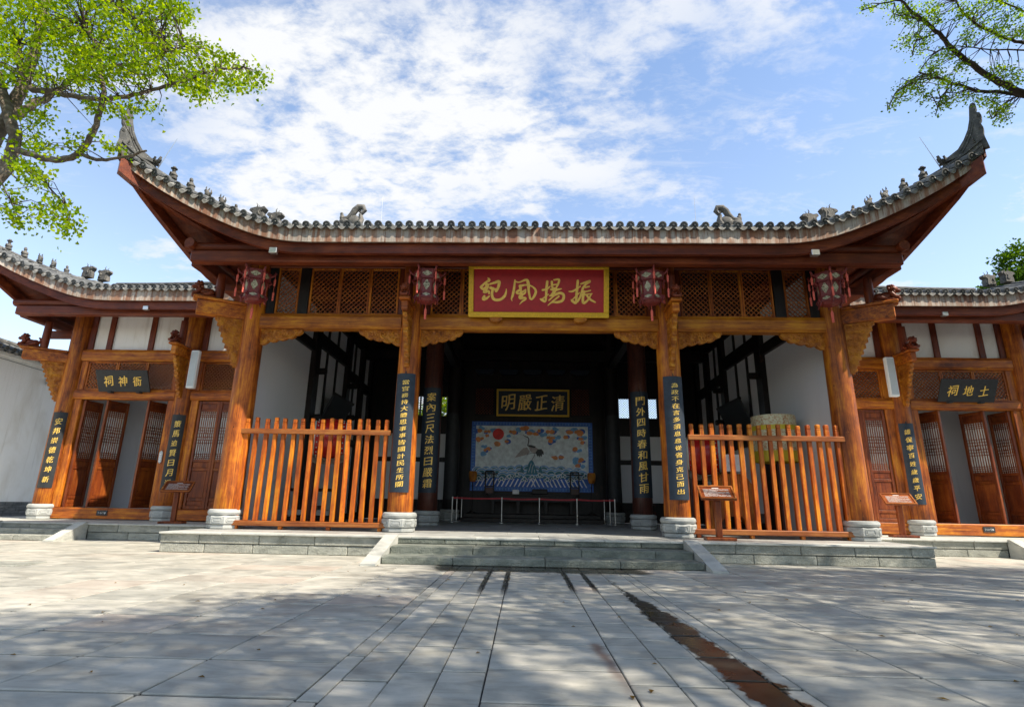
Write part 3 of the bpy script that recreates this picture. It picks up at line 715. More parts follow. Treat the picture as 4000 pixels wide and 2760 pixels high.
def build_roof(R, parent, sides, roof_label=None):
    """sides: list of mirror signs; makes the part 'roof' with sub-parts and the eave boards"""
    us = R.us(48)
    top = MB(); sof = MB(); lin = MB()
    for s in sides:
        P = lambda u, y, z: Vector((s*u, y, z))
        uw = R.uh(.35 if R.y_mid < 0 else 3.9); yw = R.yh(uw)
        def yend(u): return min(max(R.yh(u), R.ye(u)), R.y_ridge)
        nk = 7
        for off, mb in ((0, top), (-.14, lin)):
            for i in range(len(us)-1):
                for k in range(nk):
                    q = []
                    for u, kk in ((us[i], k), (us[i+1], k), (us[i+1], k+1), (us[i], k+1)):
                        y = R.ye(u) + (yend(u)-R.ye(u))*kk/nk; q.append(P(u, y, R.zf(u, y)+off))
                    mb.add(q, [(0, 1, 2, 3) if s > 0 else (3, 2, 1, 0)])
            ys = [R.y_tip + (R.y_ridge-R.y_tip)*(i/26)**1.3 for i in range(27)] + [R.y_ridge + (R.y_back-R.y_ridge)*i/6 for i in range(1, 7)]
            for i in range(len(ys)-1):
                for k in range(6):
                    q = []
                    for y, kk in ((ys[i], k), (ys[i], k+1), (ys[i+1], k+1), (ys[i+1], k)):
                        e = R.xe(y); h = max(R.u_in if R.u_in > 0 else 0, R.uh(y) if y < R.y_ridge else R.u_tip-(R.y_ridge-R.y_tip) + max(0, y-R.y_ridge)*(R.u_tip-R.xs_mid+6.1)/(R.y_back-R.y_ridge)); h = min(h, e)
                        u = e + (h-e)*kk/6; q.append(P(u, y, min(R.zs(u, y), R.zb+.38+R.prof(R.y_back-y))+off))
                    mb.add(q, [(0, 1, 2, 3)])
            nb = 8                                                  # back slope
            for i in range(nb):
                q = []
                for y in (R.y_ridge + (R.y_back-R.y_ridge)*i/nb, R.y_ridge + (R.y_back-R.y_ridge)*(i+1)/nb):
                    z = R.zb+.38+R.prof(R.y_back-y)+off; q += [P(R.u_in, y, z), P(R.xs_mid if R.u_in > 0 else R.xs_mid, y, z)]
                mb.add(q, [(0, 1, 3, 2)])
        # soffit boards, front and side
        yw0 = .35 if R.y_mid < 0 else 3.95
        A = [P(u, R.ye(u)+.02, R.zb_f(u)+.07) for u in us]; B = []
        for u in us:
            y = min(max(R.yh(u), R.ye(u)+.03), yw0); B.append(P(u, y, R.zf(u, y)-.36 if y-R.ye(u) > .5 else R.zb_f(u)+.075+.1*(y-R.ye(u))))
        ribbon(sof, A, B)
        ys = [R.y_tip + (7.0-R.y_tip)*i/30 for i in range(31)]; A = []; B = []
        for y in ys:
            e = R.xe(y); h = max(min(R.uh(y), e-.03), R.uh(yw0)); A.append(P(e-.02, y, R.zb_s(y)+.07)); B.append(P(h, y, min(R.zs(h, y), R.zf(h, y))-.36 if e-h > .5 else R.zb_s(y)+.075+.1*(e-h)))
        ribbon(sof, A, B)
    roof = top.build('roof', MAT['tile'], parent, smooth=True)
    sof.build('soffit', MAT['red_y'], roof); lin.build('roof_lining', MAT['black_x'], roof)
    rows_ = MB(); cuts = []
    for s in sides:
        P = lambda u, y, z: Vector((s*u, y, z))
        sp = .242; n = int((R.u_tip-.18-R.u_in)/sp)
        for i in range(n+1):
            u = R.u_in + (.121 if R.u_in == 0 else .0) + sp*i
            if u > R.u_tip-.12: break
            for kind in ('cap', 'drip'):
                uu = u if kind == 'cap' else u + sp/2
                if uu > R.u_tip-.1: continue
                y0 = R.ye(uu); e = .12; z0 = R.zf(uu, y0); tl = atan2(R.zf(uu, y0+e)-z0, e)
                roll = atan2(R.zf(uu+.05, R.ye(uu+.05))-R.zf(uu-.05, R.ye(uu-.05)), .1)
                o = place('cap_tile' if kind == 'cap' else 'drip_tile', CAP if kind == 'cap' else DRIP, roof, P(uu, y0-.06 if kind == 'cap' else y0-.035, z0+(.015 if kind == 'cap' else .0)))
                o.rotation_euler = (tl + (0 if kind == 'cap' else .0), -roll*s*.8, random.uniform(-.08, .08)); o.scale = (random.uniform(.94, 1.05), 1, random.uniform(.9, 1.08))
            yend = min(R.yh(u), R.y_ridge)
            if yend - R.ye(u) > .4:
                ylist = [R.ye(u)+.34 + (yend-R.ye(u)-.34)*k/9 for k in range(10)]
                pts = [P(u, y, R.zf(u, y)) for y in ylist]; nn = 5; vs = []
                for p in pts: vs += [p + Vector((.074*cos(pi*k/nn), 0, .074*sin(pi*k/nn)-.01)) for k in range(nn+1)]
                rows_.add(vs, [(a*(nn+1)+k, a*(nn+1)+k+1, (a+1)*(nn+1)+k+1, (a+1)*(nn+1)+k) for a in range(9) for k in range(nn)])
    rows_.build('tile_rows', MAT['tile'], roof, smooth=True, kind='stuff')
    # fascia boards in lengths, curved eave boards and hip ridges
    for s in sides:
        P = lambda u, y, z: Vector((s*u, y, z))
        cutsu = [R.u_in] + [R.u_in + (R.u_str-R.u_in)*k/3 for k in (1, 2, 3)] + [R.u_str+1.6, R.u_str+3.0, R.u_tip]
        for a, b in zip(cutsu, cutsu[1:]):
            n = 10; L = []; 
            q = [a + .003 + (b-a-.006)*i/n for i in range(n+1)]; m = MB(); vs = []
            for u in q:
                y = R.ye(u); vs += [P(u, y, R.zb_f(u)), P(u, y, R.zb_f(u)+R.fh(R.d(u))-.01), P(u, y+.05, R.zb_f(u)+R.fh(R.d(u))-.01), P(u, y+.05, R.zb_f(u))]
            m.add(vs, [(i*4+k, i*4+(k+1) % 4, i*4+4+(k+1) % 4, i*4+4+k) for i in range(n) for k in range(4)] + [(3, 2, 1, 0), (n*4, n*4+1, n*4+2, n*4+3)])
            m.build('fascia_board', MAT['fascia'], parent, fix=True)
        ys = [R.y_tip + (6.0-R.y_tip)*i/26 for i in range(27)]; m = MB(); vs = []
        for y in ys: e = R.xe(y); vs += [P(e, y, R.zb_s(y)), P(e, y, R.zb_s(y)+R.fh(R.ds(y))-.01), P(e-.05, y, R.zb_s(y)+R.fh(R.ds(y))-.01), P(e-.05, y, R.zb_s(y))]
        m.add(vs, [(i*4+k, i*4+(k+1) % 4, i*4+4+(k+1) % 4, i*4+4+k) for i in range(26) for k in range(4)] + [(3, 2, 1, 0)])
        m.build('side_fascia_board', MAT['red_y'], parent, fix=True)
        q = [u for u in R.us(60) if u < R.u_tip-.12]
        m = MB(); sweep(m, [P(u, R.ye(u)+.17, R.zb_f(u)) for u in q], [(-.06, -.235), (.06, -.235), (.06, .02), (-.06, .02)], lat=Vector((0, 1, 0)))
        m.build('eave_board', MAT['red_x'], parent, fix=True)
        m = MB(); sweep(m, [P(R.xe(y)-.17, y, R.zb_s(y)) for y in [R.y_tip+.15+(6-R.y_tip)*i/24 for i in range(25)]], [(-.06, -.235), (.06, -.235), (.06, .02), (-.06, .02)], lat=Vector((1, 0, 0)))
        m.build('side_eave_board', MAT['red_y'], parent, fix=True)
        # hip rafter
        m = MB(); path = [P(u, R.yh(u), R.zb_f(u)-.02+ .06*(R.u_tip-u)) for u in [R.u_tip-2.6+2.55*i/12 for i in range(13)]]
        sweep(m, path, [(-.10, -.30), (.10, -.30), (.12, .05), (-.12, .05)]); m.build('hip_rafter', MAT['red_y'], parent, fix=True)
        # hip ridge, upturned finial and figures
        u0 = R.u_tip-2.55
        path = [P(u, R.yh(u), R.z(u, R.yh(u))) for u in [u0 + (R.u_tip-.02-u0)*i/22 for i in range(23)]]
        m = MB(); sweep(m, path, RIDGE_PROF); m.build('hip_ridge', MAT['ridge'], roof, fix=True)
        tip = path[-1]; out = Vector((s*.7071, -.7071, 0)); lat = Vector((s*.7071, .7071, 0))
        FX = .66
        prof = [(-.78, -.18), (-.62, .02), (-.42, .20), (-.27, .40), (-.175, .62), (-.125, .84), (-.11, .93), (-.06, 1.0), (.02, 1.01), (.07, .95), (.07, .86), (.035, .80), (.06, .74), (.12, .72), (.15, .64), (.13, .55), (.09, .50), (.05, .46), (.10, .42), (.13, .34), (.115, .26), (.10, .18), (.12, .08), (.11, -.14)]
        m = MB(); m.prism([(a*FX if b > 0 else a, b+.14) for a, b in prof], tip - lat*.065, out, (0, 0, 1), lat*.13)
        for (ca, cb, rr) in ((-.01, 1.075, .05), (.045, .78, .042), (.03, .48, .042)):
            for sd in (-1, 1):
                c = tip + out*ca + Vector((0, 0, cb)) + lat*(.068*sd)
                m.tube([c + out*(rr*(1-k/14)*cos(k*.75)) + Vector((0, 0, rr*(1-k/14)*sin(k*.75))) for k in range(13)], .013, 5)
        for sd in (-1, 1):
            for dd in (.06, .12):
                m.tube([tip + out*(a*FX+dd*.4) + Vector((0, 0, b+.14-dd)) + lat*(.066*sd) for a, b in ((-.6, .02), (-.42, .2), (-.27, .40), (-.17, .6))], .014, 5)
        m.build('upturned_finial', MAT['ridge'], roof, fix=True)
        for t_, kind, k in ((.965, 'beast', .55), (.80, 'bird', 1.0), (.685, 'hat', 1.0), (.575, 'seated', 1.05), (.47, 'beast', .95), (.375, 'beast', .95), (.275, 'seated', .85), (.12, 'dragon', 1.0), (.0, 'dragon', 1.0)):
            u = u0 + (R.u_tip-u0)*t_; p = P(u, R.yh(u), R.z(u, R.yh(u))+(.25 if kind != 'dragon' else .34))
            k *= .88; o = place('ridge_figure', FIG[kind], roof, p); o.scale = (k, k, k)
            sl = .45 if t_ > .5 else .3
            o.rotation_euler = (0, 0, (pi*.15 if s > 0 else pi - pi*.15) if kind != 'dragon' else (0.12 if s > 0 else pi-.12) + (pi if t_ > .05 else 0))
            if kind != 'dragon': o.rotation_euler[2] += pi
    return roof
# ------------------------------------------------------------------ shared timber details
def lattice(parent, x0, x1, z0, z1, y, sp=.088, bw=.024, fw=.05, name='lattice_panel', mat_f='wood_z', mat_l='lattice'):
    """framed panel of diagonal bars in a plane facing the court"""
    if x0 > x1: x0, x1 = x1, x0
    fr = MB(); d = .035
    fr.box(x0, x0+fw, y-d, y+d, z0, z1, c=.006); fr.box(x1-fw, x1, y-d, y+d, z0, z1, c=.006)
    fr.box(x0+fw, x1-fw, y-d+.003, y+d-.003, z0, z0+fw, c=.006); fr.box(x0+fw, x1-fw, y-d+.003, y+d-.003, z1-fw, z1, c=.006)
    fo = fr.build(name, MAT[mat_f], parent)
    a0, a1, b0, b1 = x0+fw, x1-fw, z0+fw, z1-fw; m = MB()
    for sgn, yy in ((1, y-.008), (-1, y+.008)):
        c = (b0 - a1 if sgn > 0 else a0 + b0); end = (b1 - a0 if sgn > 0 else a1 + b1); st = sp*sqrt(2)
        k = c + st/2
        while k < end:
            pts = []
            # z = sgn*x + k
            for x in (a0, a1):
                z = sgn*x + k
                if b0-1e-9 <= z <= b1+1e-9: pts.append((x, z))
            for z in (b0, b1):
                x = (z-k)*sgn
                if a0 < x < a1: pts.append((x, z))
            if len(pts) >= 2:
                p, q = pts[0], pts[-1]
                if hypot(p[0]-q[0], p[1]-q[1]) > .02: m.beam((p[0], yy, p[1]), (q[0], yy, q[1]), bw*.7, bw, up=(0, 1, 0))
            k += st
    m.build('lattice', MAT[mat_l], fo, kind='stuff')
    return fo
def sparrow_mb():
    """carved cloud bracket: hangs under a beam beside a column; local x from the column outwards, z down from 0"""
    m = MB(); out = [(0, 0), (1.10, 0), (1.13, -.05), (1.09, -.12), (1.03, -.155), (.97, -.16), (.93, -.22), (.85, -.255), (.77, -.235), (.70, -.28), (.61, -.30), (.53, -.275), (.46, -.33), (.37, -.345), (.30, -.315), (.24, -.37), (.17, -.41), (.08, -.415), (0, -.40)]
    m.prism(out, (0, -.06, 0), (1, 0, 0), (0, 0, 1), (0, .12, 0))
    for i, (a, b) in enumerate(zip(out[1:], out[2:])): m.tube([(a[0], -.062, a[1]), (b[0], -.062, b[1])], .016, 5)
    rr = random.Random(2)
    for cx, cz, r0, dr in ((.12, -.12, .085, 1), (.30, -.2, .085, -1), (.33, -.07, .06, 1), (.5, -.14, .09, 1), (.68, -.16, .075, -1), (.66, -.06, .045, 1), (.83, -.13, .07, 1), (.97, -.08, .055, -1), (.13, -.29, .085, -1), (.42, -.28, .04, 1)):
        pts = [(cx + r0*(1-k/15)*cos(dr*k*.62+cx*9), -.066, cz + r0*(1-k/15)*sin(dr*k*.62+cx*9)) for k in range(14)]
        m.tube(pts, [.024*(1-k/30) for k in range(14)], 5)
    for k in range(9):
        x = .08 + k*.115; m.tube([(x, -.064, -.03), (x+.05, -.07, -.06), (x+.09, -.064, -.035)], [.008, .016, .006], 5)
    return m
SPARROW = sparrow_mb().mesh('carved_bracket', MAT['carved'], smooth=True, sharp=50)
def strut_mb(W=.62, Hh=1.22):
    """triangular stepped fretwork strut; local x outwards from the column, z down from 0, thickness along y"""
    m = MB(); n = 9; out = [(0, 0), (W, 0)]
    for i in range(n):
        t0 = i/n; t1 = (i+1)/n; x0 = W*(1-t0)**.95*.98 + .06*0; x1 = W*(1-t1)*.9 + .10
        out += [(max(x0*.9+.07, .1), -Hh*t0 - .015), (max(x0*.9+.07, .1), -Hh*(t0+.6/n)), (max(x1, .1), -Hh*(t0+.72/n))]
    out += [(.10, -Hh), (0, -Hh)]
    m.prism(out, (0, -.055, 0), (1, 0, 0), (0, 0, 1), (0, .11, 0))
    rr = random.Random(4)
    for sd in (-1, 1):
        y = sd*.058
        for i in range(7):
            z0 = -Hh*(i+.12)/7.2; z1 = -Hh*(i+.85)/7.2; w = max(.1, W*(1-(i+.9)/7.4)*.93+.05)
            for a, b in (((.025, z0), (w, z0)), ((.025, z1), (w*.96, z1)), ((.03, z0), (.03, z1)), ((w*.95, z0), (w*.92, z1))):
                m.beam((a[0], y, a[1]), (b[0], y, b[1]), .02, .016, up=(0, 1, 0))
            k = 0; x = .08
            while x < w-.05:
                zz = (z0+z1)/2; r0 = .045
                m.tube([(x + r0*(1-q/10)*cos(q*.8+k), y, zz + r0*(1-q/10)*sin(q*.8+k)) for q in range(9)], .012, 4); x += .105; k += 1.7
        
    for i in range(n):                                              # knobs on the stepped edge
        t0 = (i+.35)/n; x0 = W*(1-i/n)**.95*.98*.9+.075; m.frame_box((max(x0, .105), 0, -Hh*t0), Vector((1, 0, 0)), Vector((0, 1, 0)), Vector((0, 0, 1)), .018, .05, Hh/n*.27, .008)
    return m
STRUT = strut_mb().mesh('carved_strut', MAT['carved'], smooth=True, sharp=50)
def lion_mb():
    m = MB(); m.ball((0, 0, .13), (.2, .10, .11)); m.ball((.13, 0, .12), (.12, .115, .12)); m.ball((-.17, 0, .27), (.115, .11, .11)); m.ball((-.26, 0, .235), (.07, .075, .055)); m.box(-.3, .27, -.11, .11, -.02, .045, c=.015)
    rr = random.Random(1)
    for k in range(16):
        t = k*.9; m.ball((-.13+.05*cos(t*1.7), .11*cos(t), .28+.10*sin(t)), .042, 7, 5)
    for sy in (-1, 1):
        m.tube([(-.12, sy*.08, .18), (-.2, sy*.1, .06), (-.28, sy*.1, .04)], [.055, .045, .04], 7); m.tube([(.15, sy*.1, .12), (.05, sy*.13, .05), (-.02, sy*.12, .04)], [.06, .05, .035], 7)
        m.ball((-.23, sy*.05, .31), .022, 6, 4)
    m.tube([(.22, 0, .14), (.28, 0, .25), (.2, 0, .32)], [.05, .055, .03], 7)
    return m
LION = lion_mb().mesh('carved_lion', MAT['red_z'], smooth=True, sharp=60)
def cantilever(parent, x, y, ang, z0, z1, L, w=.24, strut_z=None, lion=True, post=None, lionpos=.86, sc=1.0, ls=.95):
    """bracket beam leaving a column in plan direction ang, with plank top, strut below, lion and short post above"""
    d = Vector((cos(ang), sin(ang), 0)); c = Vector((x, y, 0)); m = MB()
    m.beam(c + d*.2 + Vector((0, 0, (z0+z1)/2)), c + d*L + Vector((0, 0, (z0+z1)/2)), w, z1-z0, c=.02)
    o = m.build('cantilever_beam', MAT['wood_x'], parent)
    m = MB(); m.beam(c + d*.24 + Vector((0, 0, z1+.035)), c + d*(L+.10) + Vector((0, 0, z1+.035)), w+.10, .07, c=.02); m.build('beam_plank', MAT['wood_x'], o)
    q = place('carved_strut', STRUT, o, c + d*.24 + Vector((0, 0, z0-.004)), ang); q.scale = (sc*min(1, (L-.3)/.62*.98), sc, sc)
    if lion: q = place('carved_lion', LION, o, c + d*(L*lionpos) + Vector((0, 0, z1+.09)), ang+pi); q.scale = (ls, ls, ls)
    if post:
        m = MB(); m.lathe([(.105, z1+.07), (.11, z1+.3), (.10, post)], (c.x+d.x*L*.66, c.y+d.y*L*.66, 0), 16); m.build('short_post', MAT['red_z'], o, smooth=True)
    return o

# ------------------------------------------------------------------ central hall
hall = thing('central_hall', (0, 4.5, ZP), 'wide open-fronted timber hall with sweeping grey tiled roof and upturned corners', 'hall')
CX = (3.18, 7.225)
for s in (-1, 1):
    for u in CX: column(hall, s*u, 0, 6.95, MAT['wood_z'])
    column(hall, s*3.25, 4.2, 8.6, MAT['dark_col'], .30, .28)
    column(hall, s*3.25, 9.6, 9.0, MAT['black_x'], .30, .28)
ZB0, ZB1 = 5.20, 5.585
for a, b in ((-7.0, -3.42), (-2.95, 2.95), (3.42, 7.0)):
    m = MB(); n = 14; vs = []
    prof = [(-.13, -.19), (-.165, -.12), (-.17, .1), (-.13, .192), (.13, .192), (.17, .1), (.165, -.12), (.13, -.19)]
    L = b-a
    for i in range(n+1):
        x = a + L*i/n; k = 1 + .03*noise.noise(Vector((x, 3.1, 0)))
        vs += [(x, p*k, (ZB0+ZB1)/2 + q*k) for p, q in prof]
    m.add(vs, [(i*8+k, i*8+8+k, i*8+8+(k+1) % 8, i*8+(k+1) % 8) for i in range(n) for k in range(8)] + [tuple(range(8)), tuple(range(n*8, n*8+8))[::-1]])
    m.build('tie_beam', MAT['beam_x'], hall, fix=True)
    for x, sg in ((a-.06, 1), (b+.06, -1)):
        o = place('carved_bracket', SPARROW, hall, (x, 0, ZB0+.01)); o.scale = (sg, 1, 1)
    part('upper_tie_beam', MAT['red_x'], hall, (a-.1, b+.1, -.09, .09, 6.86, 7.06), c=.02)
ZL0, ZL1 = ZB1+.004, 6.86
for s in (-1, 1):
    for a, b in ((6.72, 6.14), (5.86, 5.09), (5.09-.004, 4.32), (4.32-.004, 3.56)): lattice(hall, s*a, s*b, ZL0, ZL1, -.02)
    part('lattice_post', MAT['black_x'], hall, (s*6.13, s*5.87, -.08, .1, ZL0, ZL1), c=.01)
    part('lattice_post', MAT['black_x'], hall, (s*6.95, s*6.73, -.06, .1, ZL0, ZL1), c=.01)
    part('lattice_post', MAT['red_z'], hall, (s*3.55, s*3.42, -.06, .08, ZL0, ZL1), c=.01)
for i in range(7): lattice(hall, -2.72+.7771*i, -2.72+.7771*(i+1)-.004, ZL0, ZL1, -.02)
for s in (-1, 1): part('lattice_post', MAT['red_z'], hall, (s*2.95, s*2.725, -.06, .08, ZL0, ZL1), c=.01)
# eave purlins: straight beams in front of the columns and across the ends
m = MB(); m.box(-8.32, 8.32, -1.33, -1.07, 6.47, 6.76, c=.03); m.build('eave_purlin', MAT['red_x'], hall)
m = MB(); m.tube([(-8.5, -1.2, 6.885), (8.5, -1.2, 6.885)], .12, 14); m.build('round_purlin', MAT['red_x'], hall, smooth=True, sharp=50)
for s in (-1, 1):
    m = MB(); m.box(s*8.18, s*8.44, -1.06, 8, 6.46, 6.75, c=.03); m.build('side_purlin', MAT['red_y'], hall)
    m = MB(); m.tube([(s*8.31, -1.45, 6.90), (s*8.31, 8, 6.90)], .12, 14); m.build('round_purlin', MAT['red_y'], hall, smooth=True, sharp=50)
    cantilever(hall, s*7.225, 0, atan2(-.62, s), 5.39, 5.745, 1.32, post=6.48, lionpos=.9)
    cantilever(hall, s*3.18, 0, -pi/2, 5.42, 5.66, .98, w=.16, post=6.46, lionpos=.93, ls=.78)
    m = MB(); m.box(s*7.34, s*8.3, -.09, .09, 6.2, 6.4, c=.02); m.build('side_tie', MAT['red_x'], hall)
    m = MB(); m.box(s*7.5, s*8.6, 2.2, 2.4, 6.1, 6.4, c=.02); m.build('side_tie', MAT['red_x'], hall)
RM_ = Roof(5.4, 9.6, -1.65, -2.55, 6.83, 8.80, .6, 5.3, 12.3, 0.0)
roof = build_roof(RM_, hall, (-1, 1))
for s in (-1, 1):
    z = RM_.zf(4.95, .25); o = place('ridge_scroll_ornament', FIG['scroll'], roof, (s*5.05, .2, z+.40)); o.rotation_euler = (0, 0, 0 if s < 0 else pi); o.scale = (1.0, 1, 1.05)
    m = MB(); m.box(s*4.65, s*5.45, .08, .32, z-.1, z+.36, c=.03); m.build('ridge_base', MAT['ridge'], roof)
    m = MB(); m.tube([(s*4.75, 2.0, 8.2), (s*4.78, 2.0, 10.2)], [.012, .006], 6); m.build('lightning_rod', MAT['metal'], roof)
    u = 9.05; m = MB(); m.tube([(s*u, RM_.yh(u), RM_.z(u, RM_.yh(u))+.2), (s*(u-.28), RM_.yh(u)+.1, RM_.z(u, RM_.yh(u))+1.15)], [.011, .006], 6); m.build('lightning_rod', MAT['metal'], roof)
    m = MB(); m.box(s*6.2-.09, s*6.2+.09, -1.62, -1.5, 6.56, 6.70, c=.01); m.beam((s*6.2, -1.5, 6.7), (s*6.2, -1.45, 6.95), .03, .03); m.build('eave_floodlight', MAT['metal'], hall)
# side walls: plaster, timber frame
for s in (-1, 1):
    w = 7.24
    part('side_wall', MAT['plaster_in'], hall, (s*w, s*(w+.16), .31, 11.1, ZP, 7.5))
    ix = lambda t: (s*(w-t), s*(w+.05))
    for y0, y1, z1 in ((3.95, 4.42, 8.2), (7.35, 7.75, 8), (9.2, 9.6, 8), (10.6, 11, 8)):
        part('wall_post', MAT['black_x'], hall, (*ix(.16), y0, y1, ZP, z1), c=.02)
    for y0, y1, z0, z1 in ((.3, 3.95, 5.72, 6.05), (4.42, 7.35, 6.02, 6.5), (7.75, 9.2, 5.6, 6.0), (9.6, 10.6, 5.5, 5.9), (4.42, 7.35, 3.05, 3.5), (7.75, 9.2, 3.15, 3.4), (.3, 11, 7.2, 7.7), (4.42, 10.6, ZP, .62)):
        part('wall_rail', MAT['black_x'], hall, (*ix(.12), y0, y1, z0, z1), c=.02)
    for y in (5.35, 6.35, 8.5): part('wall_stud', MAT['black_x'], hall, (*ix(.06), y-.045, y+.045, 3.5, 7.2))
    for y, z in ((4.18, 5.0), (4.18, 3.5), (7.55, 5.2), (7.55, 4.0)):
        m = MB(); m.box(s*(w-.16), s*(w-.5), y-.07, y+.07, z, z+.2, c=.04); m.build('beam_end_peg', MAT['black_x'], hall)
    part('rubble_skirting', MAT['brick'], hall, (s*(w-.03), s*(w+.02), 4.42, 6.35, .62, .9))
# back wall with windows, screen wall, panels
Yb = 11.0
def backbox(x0, x1, z0, z1, mat='black_x', nm='back_wall', y0=Yb, y1=Yb+.14): part(nm, MAT[mat], hall, (x0, x1, y0, y1, z0, z1))
for s in (-1, 1):
    backbox(s*2.75, s*7.2, 5.62, 9.5); backbox(s*2.75, s*7.2, ZP, 4.72)
    backbox(s*2.75, s*3.2, 4.72, 5.62); backbox(s*4.25, s*4.4, 4.72, 5.62); backbox(s*5.45, s*7.2, 4.72, 5.62)
    for a, b in ((3.2, 3.72), (3.73, 4.25), (4.4, 4.92), (4.93, 5.45)): lattice(hall, s*a, s*b, 4.72, 5.62, Yb+.06, sp=.075, bw=.02, fw=.03, name='window_lattice', mat_f='black_x', mat_l='black_x')
    for a, b in ((3.45, 4.3), (4.75, 5.6), (5.9, 6.7)):
        part('wall_panel', MAT['plaster_in'], hall, (s*a, s*b, Yb-.02, Yb-.002, 2.95, 3.95)); part('wall_panel', MAT['plaster_in'], hall, (s*a, s*b, Yb-.02, Yb-.002, 1.2, 2.75))
part('screen_wall', MAT['black_x'], hall, (-2.95, 2.95, 10.62, 10.8, ZP, 9.6))
for i in range(4): part('clerestory_panel', MAT['plaster_in'], hall, (-2.6+1.32*i, -2.6+1.32*i+1.16, 10.598, 10.618, 7.28, 8.22))
lattice(hall, -2.5, -1.62, 4.72, 5.95, 10.58, mat_f='black_x', mat_l='red_z'); lattice(hall, 1.62, 2.5, 4.72, 5.95, 10.58, mat_f='black_x', mat_l='red_z')
for i in range(5):
    m = MB(); m.prism([(-.42, 0), (-.3, -.16), (.3, -.16), (.42, 0), (.36, .05), (-.36, .05)], (-2.05+1.02*i, 10.2, 6.62), (1, 0, 0), (0, 0, 1), (0, .2, 0)); m.build('bracket_block', MAT['blue_black'], hall, fix=True)
for y, z in ((4.2, 7.2), (9.6, 6.9)):
    part('cross_beam', MAT['black_x'], hall, (-7.1, 7.1, y-.16, y+.16, z, z+.42), c=.03)
for s in (-1, 1): part('long_beam', MAT['black_x'], hall, (s*3.1, s*3.4, .3, 9.5, 6.55, 6.85), c=.03)

